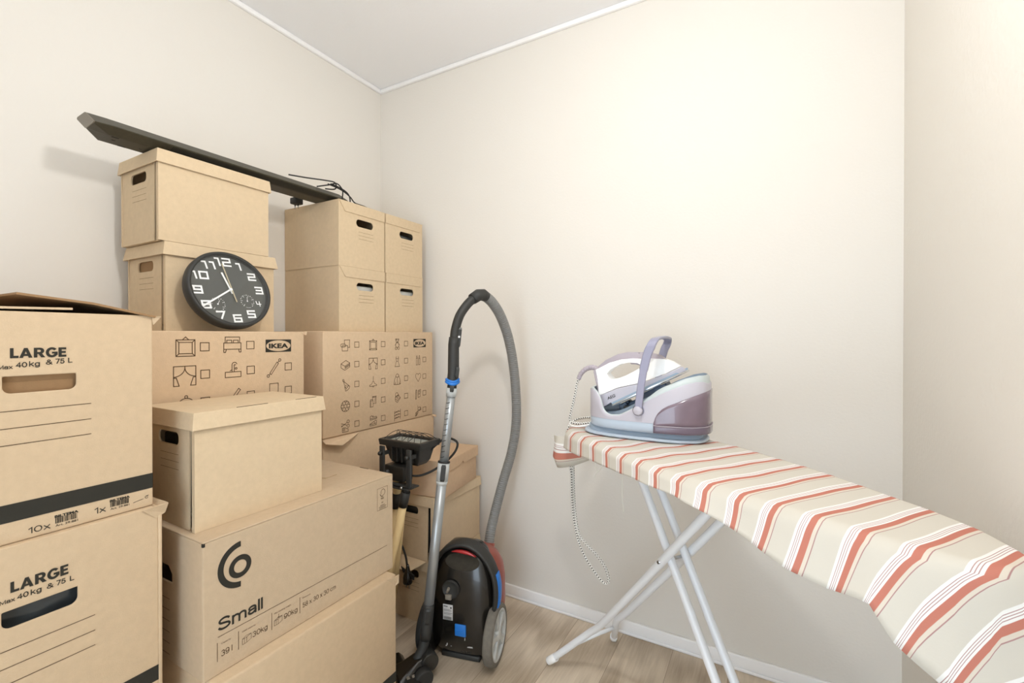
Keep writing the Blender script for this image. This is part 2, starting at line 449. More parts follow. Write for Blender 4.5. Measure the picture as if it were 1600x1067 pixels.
# ------------------------------------------------------------------ the little packing icons
def icon(P, kind, cx, cy, s=.04, w=.0019):
    def st(pts, closed=False): P.stroke([(cx+p[0]*s, cy+p[1]*s) for p in pts], w, closed)
    def ci(x, y, r, a0=0, a1=360, ry=None): st(arc(x, y, r, a0, a1, 16, ry))
    def rc(x0, y0, x1, y1): st([(x0,y0),(x1,y0),(x1,y1),(x0,y1)], True)
    if kind == 'square': rc(-.27,-.27,.27,.27)
    elif kind == 'frame':
        rc(-.47,-.5,.47,.4); rc(-.33,-.36,.33,.26); st([(-.16,.4),(0,.56),(.16,.4)])
        for a in ((-1,-1),(1,-1),(1,1),(-1,1)): st([(.47*a[0], -.05+.45*a[1]), (.33*a[0], -.05+.31*a[1])])
    elif kind == 'bed':
        st([(-.42,.1),(-.42,.45),(.42,.45),(.42,.1)]); rc(-.5,-.28,.5,.1); st([(-.5,-.28),(-.5,-.46),(-.4,-.46),(-.36,-.28)]); st([(.5,-.28),(.5,-.46),(.4,-.46),(.36,-.28)])
        rc(-.33,.1,-.05,.26); rc(.05,.1,.33,.26)
    elif kind == 'curtain':
        st([(-.55,.52),(.55,.52),(.55,-.55),(.28,-.55),(.42,-.1),(.55,-.1)]); st([(-.55,.52),(-.55,-.55),(-.28,-.55),(-.42,-.1),(-.55,-.1)])
        st([(-.55,-.05)]+[(-.55+.55*math.sin(PI/2*k/8), .45-.5*math.cos(PI/2*k/8)) for k in range(9)]+[(0,.52)])
        st([(.55,-.05)]+[(.55-.55*math.sin(PI/2*k/8), .45-.5*math.cos(PI/2*k/8)) for k in range(9)]+[(0,.52)])
    elif kind == 'sink':
        rc(-.5,-.5,.5,-.16); st([(-.08,-.16),(-.08,.3)]+arc(.08,.3,.16,180,20,8)); st([(.06,-.16),(.06,.26)]+arc(.1,.26,.05,180,20,5)); ci(.18,.06,.06); st([(-.08,-.02),(-.2,-.08)])
    elif kind == 'rolling_pin':
        st([(-.3,-.38),(-.2,-.48),(.34,.28),(.22,.38)], True); ci(-.42,-.56,.09); ci(.44,.52,.09); st([(-.36,-.5),(-.26,-.42)]); st([(.38,.45),(.28,.34)])
    elif kind == 'cloche':
        st(arc(0,-.2,.46,0,180,16)); st([(-.56,-.2),(.56,-.2)]); ci(0,.34,.08); st([(-.5,-.2),(-.5,-.3)]); st([(.5,-.2),(.5,-.3)]); st([(-.56,-.4),(.56,-.4)])
    elif kind == 'knife':
        st([(-.4,-.5),(.3,.42),(.42,.32),(-.2,-.5)], True); st([(.05,-.1),(.16,-.2)])
    elif kind == 'cup':
        st([(-.32,.45),(.32,.45)]+arc(0,.0,.32,0,-180,12,.4)+[(-.32,.45)])
    elif kind == 'cushions':
        st([(-.1,.1),(-.12,.5),(.5,.5),(.46,.1),(.5,-.2),(.28,-.18)]); rc(-.36,-.5,.26,-.02); st(arc(-.1,.0,.14,-90,90,8)+arc(-.4,.0,.14,90,270,8), True)
    elif kind == 'bear':
        ci(0,.34,.2); ci(-.17,.5,.08); ci(.17,.5,.08); ci(0,-.08,.24,0,360,.26); ci(-.18,-.42,.14); ci(.18,-.42,.14); st([(-.2,.1),(-.32,-.1)]); st([(.2,.1),(.32,-.1)]); ci(0,.28,.06)
    elif kind == 'towels':
        st([(-.5,.15),(.05,.45),(.5,.2),(-.06,-.08)], True); st([(-.5,.15),(-.5,-.2),(-.06,-.45),(.5,-.16),(.5,-.02),(-.06,-.3)]); st([(.5,-.02),(.44,.06),(-.06,-.2)]); st([(.5,.2),(.5,.1),(-.02,-.16)])
    elif kind == 'dress':
        st([(-.14,.55),(-.2,.34),(-.12,.06),(-.34,-.5),(.34,-.5),(.12,.06),(.2,.34),(.14,.55)]); st([(-.18,.4),(0,.28),(.18,.4)]); st([(-.12,.06),(.12,.06)])
    elif kind == 'bottles':
        rc(-.32,-.5,-.06,.26); st([(-.26,.26),(-.2,.46),(-.12,.26)]); rc(.08,-.5,.3,.2); st([(.12,.2),(.14,.5),(.26,.5),(.26,.2)]); st([(-.3,.46),(-.12,.5)])
    elif kind == 'hat':
        st([(-.2,.42),(.5,-.1)]+[(.42,-.28),(.25,-.42),(.02,-.5)], False); st([(-.2,.42),(.02,-.5)]); ci(-.24,.5,.09)
        for p in ((.05,.0),(.2,-.15),(.1,-.28),(.0,-.15),(.3,-.05)): ci(p[0],p[1],.03)
    elif kind == 'lamp':
        st([(0,.6),(0,.14)]); st([(0,.14)]+[(-.1,.06),(-.2,-.14),(-.46,-.24),(-.46,-.34),(.46,-.34),(.46,-.24),(.2,-.14),(.1,.06)], True); st(arc(0,-.34,.1,180,360,6))
    elif kind == 'jacket':
        st([(-.2,.4),(-.36,.1),(-.5,-.46),(-.36,-.5),(-.28,-.2),(-.28,-.5),(.28,-.5),(.28,-.2),(.36,-.5),(.5,-.46),(.36,.1),(.2,.4)]); st(arc(0,.38,.22,0,180,10)); st(arc(0,.38,.22,180,360,10,.12)); st([(0,.26),(0,-.5)])
    elif kind == 'heart':
        st([(0,-.48),(-.4,.02)]+arc(-.2,.2,.22,200,20,10)+arc(.2,.2,.22,160,-20,10)+[(.4,.02)], True)
    elif kind == 'ball':
        ci(0,0,.5); ci(0,0,.17)
        for k in range(6):
            a = math.radians(60*k+30); st([(.17*math.cos(a),.17*math.sin(a)),(.32*math.cos(a),.32*math.sin(a))])
            b1, b2 = math.radians(60*k+12), math.radians(60*k+48)
            st([(.47*math.cos(b1),.47*math.sin(b1)),(.32*math.cos(a),.32*math.sin(a)),(.47*math.cos(b2),.47*math.sin(b2))])
    elif kind == 'jars':
        rc(-.4,-.5,-.02,.1); rc(-.36,.1,-.06,.22); st([(-.1,.22),(-.1,.5),(.4,.5),(.36,.4),(.36,-.2),(-.02,-.2)]); st([(-.1,.42),(.36,.42)]); st([(-.3,-.4),(-.3,0)]); st([(.2,-.1),(.24,.3)])
    elif kind == 'bag':
        ci(-.08,.32,.2); st([(-.3,.1),(.16,.3),(.46,-.08),(0,-.5),(-.3,-.3)], True); st([(-.24,-.12),(0,-.3),(.4,-.02)]); st([(-.28,.1),(.06,-.08),(.16,.3)])
    elif kind == 'board':
        st([(-.36,.5),(-.28,.5),(-.24,-.1),(-.3,-.5),(-.42,-.5),(-.4,-.1)], True); st([(-.04,.4),(.4,.48),(.4,.1),(.3,-.3),(0,-.36)], True); st([(.06,.3),(.28,.34),(.24,.0),(.08,-.02)], True)
    elif kind == 'scissors':
        ci(.3,.42,.14); ci(.3,.02,.14); st([(.18,.36),(-.46,.02)]); st([(.18,.08),(-.46,.32)]); st([(-.46,.1),(-.3,.12)]); st([(-.36,-.5),(.3,-.5),(.3,-.26),(.1,-.2),(-.06,-.1),(-.36,-.1)], True); ci(-.18,-.28,.1)
    elif kind == 'shoes':
        st([(-.4,.1),(-.4,.42),(-.2,.5),(.0,.36),(.4,.36),(.48,.24),(.4,.12)], True); st([(-.4,.24),(.46,.22)]); st([(-.44,-.46),(-.44,-.3),(.3,-.02),(.42,-.06),(.4,-.46)], True); st([(-.44,-.34),(.4,-.3)]); st([(-.1,.34),(.0,.48)]); st([(.1,-.14),(.2,-.28)])
    elif kind == 'rack':
        st([(-.44,-.55),(-.4,.5)]); st([(.42,-.4),(.46,.6)])
        for y in (.3,0,-.3):
            st([(-.42,y),(.44,y+.12)]); st([(-.3,y+.04),(-.2,y+.16),(-.05,y+.06),(.1,y+.2),(.3,y+.1)])
    elif kind == 'brush':
        st([(-.48,-.5),(-.46,-.2),(-.1,.0),(.0,-.12),(-.3,-.5)], True); st([(-.1,-.02),(.5,.1)]); rc(-.05,.1,.34,.4); st([(.34,.32),(.46,.3),(.44,.18),(.34,.16)]); st([(-.1,.5),(-.06,.58)]); st([(-.38,-.5),(-.28,-.2)]); st([(-.3,-.5),(-.18,-.16)])
def plate(P, x0, y0, x1, y1):
    """a dark plate with an oval left blank and the four letters in it"""
    cx, cy = (x0+x1)/2, (y0+y1)/2
    P.poly([(x0,y0),(x1,y0),(x1,y1),(x0,y1)], [arc(cx, cy, (x1-x0)*.475, 0, 360, 40, (y1-y0)*.44)[:-1]])
    w = (x1-x0)*.76; h = (y1-y0)*.36
    P.text('IKEA', cx-w/2, cy-h/2, w, h, bold=.045)

# ------------------------------------------------------------------ room
H, XR, YB = 2.50, 2.189, -2.75
def flat(name, vs, m, flip=False):
    mb = MB(); mb.add(vs, [range(4)]); return struct(name, mb, m, recalc=False)
mb = MB(); mb.box((-.1, YB, -.05), (XR+.1, .1, 0)); struct('floor', mb, M['floor'])
mb = MB(); mb.box((-.1, YB, H), (XR+.1, .1, H+.05)); struct('ceiling', mb, M['ceil'])
mb = MB(); mb.box((-.1, YB, 0), (0, .1, H)); struct('wall_left', mb, M['wall'])
mb = MB(); mb.box((0, 0, 0), (XR, .1, H)); struct('wall_back', mb, M['wall'])
mb = MB(); mb.box((XR, YB, 0), (XR+.1, .1, H)); struct('wall_right', mb, M['wall_r'])
# the wall behind the viewer, with a doorway added for cool fill light
DX0, DX1, DZ = 1.25, 2.10, 1.55
mb = MB(); mb.panel((0, YB, 0), (1,0,0), (0,0,1), (0,1,0), [(-.1,0),(DX0,0),(DX0,DZ),(DX1,DZ),(DX1,0),(XR+.1,0),(XR+.1,H),(-.1,H)], (), .1); struct('wall_front', mb, M['wall'])
mb = MB()
for lo, hi in (((DX0-.06,YB,0),(DX0,YB+.015,DZ+.06)),((DX1,YB,0),(DX1+.06,YB+.015,DZ+.06)),((DX0,YB,DZ),(DX1,YB+.015,DZ+.06))): mb.bbox(lo, hi, .003)
struct('added_fill_doorway_1', mb, M['trim'])
def run(name, lo, hi):
    mb = MB(); mb.bbox(lo, hi, .003); struct(name, mb, M['trim'])
run('trim_1', (.0005, -.016, H-.02), (XR-.0005, -.0005, H-.0005))
run('trim_2', (.0005, YB, H-.02), (.016, -.0165, H-.0005))
run('trim_3', (XR-.016, YB, H-.02), (XR-.0005, -.0165, H-.0005))
run('baseboard_back', (.0005, -.0125, .0005), (XR-.0005, -.0005, .052))
run('baseboard_left', (.0005, YB, .0005), (.0125, -.013, .052))
run('baseboard_right', (XR-.0125, YB, .0005), (XR-.0005, -.013, .052))
# quarter round at the foot of the back baseboard
run('trim_4', (.01, -.017, .0005), (XR-.013, -.0127, .012))

# ------------------------------------------------------------------ boxes
def lines3(root, O, U, V, N, x0, x1, ys, w=.0011, m='ink_line'):
    P = Print()
    for y in ys: P.stroke([(x0, y), (x1, y)], w)
    return P.build('printed_lines', M[m], root, O, U, V, N)
def file_box(label, loc, rot=0, Wd=.245, L=.338, Hh=.262, group=None, cat='box', flare=.003, gap=.004, stuffing=None, m='card_file', slots=False):
    """long box with a lift-off lid; hand hole in the short end at -Y"""
    t = thing('file_box', label, cat, loc, rot, group)
    mb = MB(); h = Hh-.003; k = .004
    a = Wd/2-.004; b = L/2-.004
    hole = rrect(-.008, h*.755, .098, .031, .0125)
    for sx in (-1, 1):
        mb.panel((sx*a, 0, 0), (0, sx, 0), (0, 0, 1), (sx, 0, 0), [(-b,0),(b,0),(b,h),(-b,h)], (), k)
    for sy in (-1, 1):
        rec = .002
        mb.panel((0, sy*(b-rec), 0), (-sy, 0, 0), (0, 0, 1), (0, sy, 0), [(-a+k+.001,0),(a-.032,0),(a-.027,h),(-a+k+.001,h)], [hole], k)
    mb.box((-a+k,-b+k+.004,0), (a-k,b-k-.004,.004)); 
    # folded edge standing proud of the end panel
    mb.box((a-.0125,-b-.0005,0),(a+.0005,-b+.012,h))
    mb.build('body', M[m], t)
    ld = MB()
    def rg(x, y, z): return [(-x,-y,z),(x,-y,z),(x,y,z),(-x,y,z)]
    zt = Hh
    ld.loft([rg(a+.0035,b+.0035,zt-.001), rg(a+.0045+flare,b+.0045+flare,zt-.041), rg(a+.0015+flare,b+.0015+flare,zt-.041), rg(a+.0008,b+.0008,zt-.004)], True, True, smooth=False)
    ld.build('lid', M[m], t, bevel=.0012)
    if slots:
        for y0_, y1_ in ((-.075,.005),(.085,.15)):
            q_ = MB(); q_.box((a+.0005, y0_, zt-.0012),(a+.0018, y1_, zt+.0003)); q_.build('lid_slot', M['ink_soft'], t)
    lines3(t, (0, -b+.002, 0), (1,0,0), (0,0,1), (0,-1,0), -.046, .042, [h*.62, h*.555, h*.49])
    if stuffing:
        sm = MB(); sm.bbox((-a*.8,-b+(.008 if stuffing == 'card_in' else .03),.02), (a*.8, -b+.08, h*(.9 if stuffing == 'card_in' else .755)), .004); sm.build('stuffing', M[stuffing], t)
    return t
def flap_box(label, loc, Wd=.248, D=.345, Hh=.263, cham=-1, group=None, peek=None):
    """box with a tuck-in lid flap on the +X face, hand hole below it"""
    t = thing('archive_box', label, 'box', loc, 0, group)
    a = D/2-.002; b = Wd/2-.001; h = Hh-.002; k = .004
    mb = MB()
    hole = rrect(.012, h*.715, .092, .031, .0145)
    mb.panel((a,0,0), (0,1,0), (0,0,1), (1,0,0), [(-b,0),(b,0),(b,h),(-b,h)], [hole], k)
    mb.panel((-a,0,0), (0,-1,0), (0,0,1), (-1,0,0), [(-b,0),(b,0),(b,h),(-b,h)], (), k)
    for s in (-1, 1):
        mb.panel((0,s*b,0), (-s,0,0), (0,0,1), (0,s,0), [(-a+k,0),(a-k,0),(a-k,h-.0012),(-a+k,h-.0012)], (), k)
    mb.box((-a+k,-b+k,0), (a-k,b-k,.004))
    mb.build('body', M['card_file'], t)
    ld = MB(); ld.box((-a, -b, h-.001), (a+.001, b, Hh))
    fl = [(-b+(.03 if cham < 0 else 0), h-.041), (b-(.02 if cham > 0 else 0), h-.041), (b, h-.0+.001), (-b, h+.001)]
    ld.panel((a+.0035,0,0), (0,1,0), (0,0,1), (1,0,0), fl, (), .003)
    ld.build('lid', M['card_file'], t, bevel=.001)
    lines3(t, (a,0,0), (0,1,0), (0,0,1), (1,0,0), -.022, .058, [h*.575, h*.52, h*.465])
    if peek:
        sm = MB(); sm.bbox((a-.05,-b*.6,.02), (a-.018,b*.7,h*.735), .008); sm.build('stuffing', M[peek], t)
    return t
def plain_box(name, label, lo, hi, m, rot=0, group=None, cat='box', bev=.004, seam=True):
    c = ((lo[0]+hi[0])/2, (lo[1]+hi[1])/2, lo[2])
    t = thing(name, label, cat, c, rot, group)
    sx, sy, sz = (hi[0]-lo[0])/2, (hi[1]-lo[1])/2, hi[2]-lo[2]
    mb = MB(); mb.bbox((-sx,-sy,.0005), (sx,sy,sz-.0005), bev); mb.build('body', M[m], t)
    return t, sx, sy, sz

IK = .0
# --- corner stack: two print-covered boxes, a third below, four archive boxes on top
zi = [0, .4, .799, 1.199]
t, sx, sy, sz = plain_box('moving_box', 'plain cardboard box on the floor in the corner, lowest under the archive boxes', (.03,-.675,0), (.39,-.03,.4), 'card_ikea')
t, sx, sy, sz = plain_box('moving_box', 'cardboard box with a crumpled top flap, right behind the black work lamp', (.055,-.682,.4005), (.4,-.045,.799), 'card_ikea')
fl = MB()
fl.v = [V3(p) for p in ((sx+.001,-sy-.004,sz-.004),(sx+.03,-sy-.012,sz-.012),(sx+.034,-sy+.06,sz-.03),(sx+.02,-sy+.12,sz-.014),(sx+.001,-sy+.17,sz-.003))]
fl.f = [[0,1,2,3,4]]; fl.smooth = [False]
fl.build('crumpled_flap', M['card_ikea'], t, solid=.003)
ck = MB(); ck.add([(sx,sy-.004,sz-.002),(sx+.012,sy+.004,sz-.004),(sx+.01,sy+.003,sz-.016),(sx,sy-.02,sz-.004)], [(0,1,2,3)]); ck.build('corner_crease', M['card_ikea'], t, solid=.002)
t, sx, sy, sz = plain_box('moving_box', 'cardboard box printed with five rows of packing icons, under four archive boxes', (.06,-.686,.7995), (.405,-.06,1.199), 'card_ikea')
P = Print()
yc = (-.686-.06)/2
cols = [-.585, -.443, -.303, -.166]; rows = [1.144, 1.067, .988, .909, .8305]
kinds = [['cushions','frame','bear',None],['towels','curtain','dress','bottles'],['hat','lamp','jacket','heart'],['ball','jars','bag','board'],['scissors','shoes','rack','brush']]
for r, zz in enumerate(rows):
    for c_, yy in enumerate(cols):
        k = kinds[r][c_]
        if k:
            P = Print(); icon(P, k, yy-yc, zz-.7995, .042); P.build('printed_icon', M['ink_soft'], t, (sx,0,0), (0,1,0), (0,0,1), (1,0,0))
            P = Print(); icon(P, 'square', yy-yc+(.056 if c_ < 3 else .044), zz-.7995+.002, .04); P.build('printed_checkbox', M['ink_soft'], t, (sx,0,0), (0,1,0), (0,0,1), (1,0,0))
P = Print(); plate(P, -.198-yc, 1.1275-.7995, -.112-yc, 1.1665-.7995); P.build('printed_logo', M['ink'], t, (sx,0,0), (0,1,0), (0,0,1), (1,0,0))
tb = MB(); tb.add([(sx+.0006,.06,sz-.002),(sx+.0006,.062,sz-.002),(sx+.0006,.062,sz-.1),(sx+.0006,.06,sz-.1)], [(0,1,2,3)])
# four archive boxes
g = 'archive boxes with chamfered lid flaps, stacked two by two in the corner'
flap_box('archive box at lower left of the four in the corner, white paper in its hole', (.1725,-.4395,1.1995), cham=-1, group=g, peek='paper')
flap_box('archive box at lower right of the four in the corner, nearest the back wall', (.1725,-.1845,1.1995), cham=1, group=g, peek='paper')
flap_box('archive box at upper left of the four in the corner, under the black speaker bar', (.1725,-.4405,1.463), cham=-1, group=g)
flap_box('archive box at upper right of the four in the corner, nearest the back wall', (.1725,-.187,1.463), cham=1, group=g, peek='bag')

# --- left wall stack
t, sx, sy, sz = plain_box('moving_box', 'cardboard box on the floor by the left wall, bottom of the stack with the clock', (.02,-1.30,0), (.36,-.72,.4), 'card_ikea')
t, sx, sy, sz = plain_box('moving_box', 'cardboard box second from the floor in the stack with the clock', (.02,-1.30,.4005), (.36,-.73,.795), 'card_ikea')
t, sx, sy, sz = plain_box('moving_box', 'cardboard box printed with kitchen and bed icons, below the leaning wall clock', (.085,-1.312,.7955), (.434,-.785,1.195), 'card_ikea')
yc = (-1.312-.785)/2; zb = .7955
P = Print()
for k, y_, z_ in (('frame',-1.153,1.150),('bed',-1.027,1.155),('curtain',-1.155,1.0715),('sink',-1.025,1.0805),('rolling_pin',-.896,1.078),('cloche',-1.152,.997),('knife',-1.023,1.003),('cup',-.896,1.006)):
    P = Print(); icon(P, k, y_-yc, z_-zb, .05 if k in ('frame','bed','curtain') else .046, .0021); P.build('printed_icon', M['ink_soft'], t, (sx,0,0), (0,1,0), (0,0,1), (1,0,0))
for y_, z_ in ((-1.104,1.150),(-.973,1.1525),(-1.103,1.072),(-.972,1.0755),(-.8455,1.079),(-1.103,.994),(-.972,.998),(-.8455,1.001)):
    P = Print(); icon(P, 'square', y_-yc, z_-zb, .043, .0021); P.build('printed_checkbox', M['ink_soft'], t, (sx,0,0), (0,1,0), (0,0,1), (1,0,0))
P = Print(); plate(P, -.924-yc, 1.1285-zb, -.835-yc, 1.169-zb); P.build('printed_logo', M['ink'], t, (sx,0,0), (0,1,0), (0,0,1), (1,0,0))
ck = MB(); ck.add([(sx-.02,sy-.002,sz-.001),(sx+.002,sy+.01,sz+.001),(sx+.003,sy+.006,sz-.012),(sx,sy-.014,sz-.003)], [(0,1,2,3)]); ck.build('corner_crease', M['card_ikea'], t, solid=.002)
file_box('lidded file box right behind the leaning clock, cardboard filling its hole', (.178,-.974,1.1955), 0, .246, .342, .2635, flare=.006, gap=.008, stuffing='card_in')
file_box('lidded file box topmost by the left wall, under the long black speaker bar', (.178,-.992,1.4595), 0, .246, .34, .2645, gap=.003)

# --- right hand stack by the back wall
file_box('lidded file box on the floor, lowest of three behind the vacuum cleaner', (.535,-.196,0), 0, .246, .338, .262, m='card_file')
file_box('lidded file box by the back wall, middle of three behind the silver vacuum tube', (.535,-.196,.2625), 0, .25, .345, .266, flare=.002, stuffing='bag')
t = thing('shoe_box', 'shallow pinkish box with a notched lid, topmost of three by the back wall', 'box', (.565,-.2235,.529), math.radians(8.5))
mb = MB(); mb.bbox((-.118,-.148,.0005), (.118,.148,.136), .003); mb.build('body', M['card_pink'], t)
ld = MB()
for s, (O, U, hw) in enumerate((((.124,0,0),(0,1,0),.154),((-.124,0,0),(0,-1,0),.154),((0,-.154,0),(1,0,0),.1235),((0,.154,0),(-1,0,0),.1235))):
    N = V3(U).cross(V3((0,0,1)))
    if s < 2: out = [(-hw,.105)]+[(-hw*.0-.012,.105)]+arc(0,.105,.011,180,0,8)+[(.012,.105),(hw,.105),(hw,.148),(-hw,.148)]
    else: out = [(-hw,.105),(hw,.105),(hw,.148),(-hw,.148)]
    ld.panel(O, U, (0,0,1), N, out, (), .003)
ld.box((-.1235,-.1535,.146),(.1235,.1535,.149))
ld.build('lid', M['card_pink'], t, bevel=.001)
# folded out flap between the two file boxes
fl = MB(); fl.add([(.415,-.3695,.268),(.625,-.3695,.266),(.585,-.43,.243),(.43,-.428,.243)], [(0,1,2,3)])
t2 = thing('cardboard_flap', 'loose cardboard flap sticking out between two file boxes behind the vacuum tube', 'cardboard', (.52,-.395,.243))
wb(fl, 'flap', M['card_file'], t2, solid=.003)

# --- middle stack: unmarked large box, grey-tan "Small" box, file box
t, sx, sy, sz = plain_box('moving_box', 'unmarked cardboard box with a dark stripe at its foot, under the box marked Small', (.43,-1.262,0), (.792,-.714,.418), 'card_large', bev=.006)
P = Print(); P.rect(-sy+.002, .075, sy-.002, .107); P.build('printed_stripe', M['ink'], t, (sx,0,0), (0,1,0), (0,0,1), (1,0,0))
P = Print(); P.rect(-sx+.002, .075, sx-.002, .107); P.build('printed_stripe', M['ink'], t, (0,-sy,0), (1,0,0), (0,0,1), (0,-1,0))
fl = MB(); fl.add([(sx-.004,sy-.05,sz-.001),(sx+.004,sy-.03,sz-.003),(sx+.007,sy+.004,sz-.004),(sx+.006,sy+.004,sz-.03),(sx-.002,sy-.006,sz-.04)], [(0,1,2,3,4)]); fl.build('corner_crease', M['card_large'], t, solid=.002)
# the grey-tan box
x0, x1, y0, y1, z0, z1 = .395, .755, -1.27, -.692, .4185, .728
t = thing('moving_box', 'grey-tan cardboard box marked Small with a dark round logo, on a striped box', 'box', ((x0+x1)/2, (y0+y1)/2, z0))
sx, sy, sz = (x1-x0)/2, (y1-y0)/2, z1-z0
mb = MB()
hole = [(-.045,.185),(.045,.185),(.045,.205),(.028,.222),(-.028,.222),(-.045,.205)]
k = .004
for s in (-1, 1):
    mb.panel((s*sx,0,0),(0,s,0),(0,0,1),(s,0,0),[(-sy,0),(sy,0),(sy,sz-.0041),(-sy,sz-.0041)],(),k)
    mb.panel((0,s*sy,0),(-s,0,0),(0,0,1),(0,s,0),[(-sx+k,0),(sx-k,0),(sx-k,sz-.0041),(-sx+k,sz-.0041)],[hole] if s < 0 else (),k)
mb.box((-sx+k,-sy+k,0),(sx-k,sy-k,.004)); mb.box((-sx,-sy,sz-.004),(sx,sy,sz))
mb.build('body', M['card_small'], t, bevel=.0025)
fl = MB(); fl.panel((0,0,sz+.003),(1,0,0),(0,1,0),(0,0,1),[(-.02,sy-.16),(.035,sy-.145),(.03,sy-.10),(.012,sy-.112),(-.012,sy-.095),(-.06,sy-.13)],(),.003); fl.build('torn_flap', M['card_small'], t)
hn = MB(); hn.box((sx-.02,sy-.003,sz-.0005),(sx-.001,sy-.0005,sz+.0006)); 
cn = MB(); cn.box((sx-.005,-sy-.0008,sz-.011),(sx+.0008,-sy+.004,sz-.004)); cn.build('corner_hole', M['rubber'], t)
sl = MB(); sl.box((-.02+.05,sy-.004,sz-.001),(.02+.05,sy-.0005,sz+.0008)); sl.build('slot', M['ink_soft'], t)
F = ((sx,0,0),(0,1,0),(0,0,1),(1,0,0)); yc = (y0+y1)/2
P = Print(); q = lambda y_, z_: (y_-yc, z_-z0)
R_, r_ = .0525, .0385
ocx, ocz = q(-1.1865, .6475)
outer = arc(ocx, ocz, .0535, 92, 268, 28); inner = arc(ocx, ocz, .0405, 268, 92, 28)
P.poly([(p[0]+0, p[1]) for p in outer]+[(p[0], p[1]) for p in inner])
ox, oz = q(-1.1893, .642)
P.poly(arc(ox, oz, .0262, 0, 360, 36)[:-1], [arc(ox, oz, .0145, 0, 360, 36)[:-1]])
P.build('printed_logo', M['ink'], t, *F)
P = Print(); x_, z_ = q(-1.2395, .5145); P.grot('Small', x_, z_, .1043, .0285, .165); P.build('lettering', M['ink'], t, *F)
P = Print(); a_ = q(-1.2395,.503); b_ = q(-.7193,.503); P.stroke([a_, b_], .0012)
for yy in (-1.241,-1.194,-1.1122,-1.034): P.stroke([q(yy,.4905), q(yy,.449)], .0011)
P.grot('39 l', *q(-1.2328,.4555), .0245, .0135, .105)
P.grot('30kg', *q(-1.1608,.4575), .037, .013, .105)
P.grot('90kg', *q(-1.0796,.4575), .038, .013, .105)
P.grot('58 x 30 x 30 cm', *q(-1.0264,.459), .1067, .0125, .105)
for yy, bod, ww in ((-1.2328,'Capacity',.0215),(-1.1852,'Load capacity',.032),(-1.1056,'Max stacking weight',.046),(-1.0264,'Dimensions',.024)):
    P.text(bod, *q(yy,.4835), ww, .0036)
for yy in (-1.1852, -1.1056):
    i0 = q(yy, .4545); p_ = lambda a, b: (i0[0]+a*.021, i0[1]+b*.018)
    P.stroke([p_(0,0),p_(0,.7),(p_(.5,.7)),p_(.5,0)], .0008, True); P.stroke([p_(.5,0),p_(1,.2),p_(1,.9),p_(.5,.7)], .0008); P.stroke([p_(0,.7),p_(.45,.95),p_(1,.9)], .0008); P.stroke([p_(.25,0),p_(.25,.7)], .0008)
    if yy > -1.15: P.stroke([p_(.55,1.35),p_(.55,.85)], .001); P.stroke([p_(.45,1.0),p_(.55,.85),p_(.65,1.0)], .001)
P.build('printed_specifications', M['ink_soft'], t, *F)
P = Print(); a_ = q(-.7605,.627); b_ = q(-.7165,.696)
P.stroke([a_,(b_[0],a_[1]),b_,(a_[0],b_[1])], .0009, True)
cx_, cz_ = (a_[0]+b_[0])/2, b_[1]-.016
P.stroke([(cx_-.010,cz_-.004),(cx_-.006,cz_-.010),(cx_-.001,cz_-.012)], .0022); P.stroke(arc(cx_+.002,cz_+.001,.009,-60,200,12,.0095), .0016); P.stroke([(cx_+.006,cz_-.0085),(cx_+.0005,cz_-.0085),(cx_+.0005,cz_-.013)], .0012)
P.text('FSC', cx_-.007, cz_-.0205, .014, .0048, bold=.02); P.text('MIX', cx_-.004, cz_-.033, .008, .0038, bold=.01)
for i, ww in enumerate((.018,.03,.026,.03)): P.stroke([(cx_-ww/2, cz_-.040-i*.0042),(cx_+ww/2, cz_-.040-i*.0042)], .0014)
P.build('printed_certificate', M['ink_soft'], t, *F)
P = Print()
for i in range(6): P.stroke([(-sx+.02, .145-i*.026),(.035, .145-i*.026)], .0012)
P.stroke([(-sx+.05,.145),(-sx+.05,.119)], .001); P.text('Item', -sx+.053, .136, .016, .006)
P.build('printed_lines', M['ink_soft'], t, (0,-sy,0), (1,0,0), (0,0,1), (0,-1,0))
file_box('lidded file box with a drooping lid, standing on the box marked Small', (.573,-1.085,.7285), math.radians(-.5), .246, .345, .277, flare=.004, gap=.006, stuffing='bag', slots=True)

# --- large boxes at far left
def large_word(P, x, y, w, h):
    """heavy geometric capitals"""
    k = w/4.43
    def T(pts, ox): return [(x+(ox+p[0])*k, y+p[1]*h) for p in pts]
    P.poly(T([(0,0),(.64,0),(.64,.23),(.27,.23),(.27,1),(0,1)], 0))
    P.poly(T([(0,0),(.37,1),(.64,1),(1.01,0),(.73,0),(.665,.19),(.345,.19),(.28,0)], .68), [T([(.415,.39),(.595,.39),(.505,.67)], .68)])
    bowl = [(.48+.34*math.sin(PI*i/10), .68+.32*math.cos(PI*i/10)) for i in range(11)]
    P.poly(T([(0,0),(.27,0),(.27,.36),(.36,.36),(.57,0),(.90,0),(.64,.40)]+bowl[8::-1]+[(0,1)], 1.80), [T([(.27,.56),(.27,.79),(.45,.79)]+[(.45+.1*math.sin(PI*i/6), .675+.115*math.cos(PI*i/6)) for i in range(1, 6)]+[(.45,.56)], 1.80)])
    o_ = [(.5+.5*math.cos(math.radians(d)), .5+.53*math.sin(math.radians(d))) for d in range(40, 331, 12)]
    i_ = [(.5+.24*math.cos(math.radians(d)), .5+.29*math.sin(math.radians(d))) for d in range(328, 39, -12)]
    P.poly(T(o_+[(.97,.18),(.97,.56),(.5,.56),(.5,.36),(.70,.36)]+i_, 2.74))
    P.poly(T([(0,0),(.66,0),(.66,.22),(.27,.22),(.27,.40),(.61,.40),(.61,.61),(.27,.61),(.27,.78),(.65,.78),(.65,1),(0,1)], 3.78))
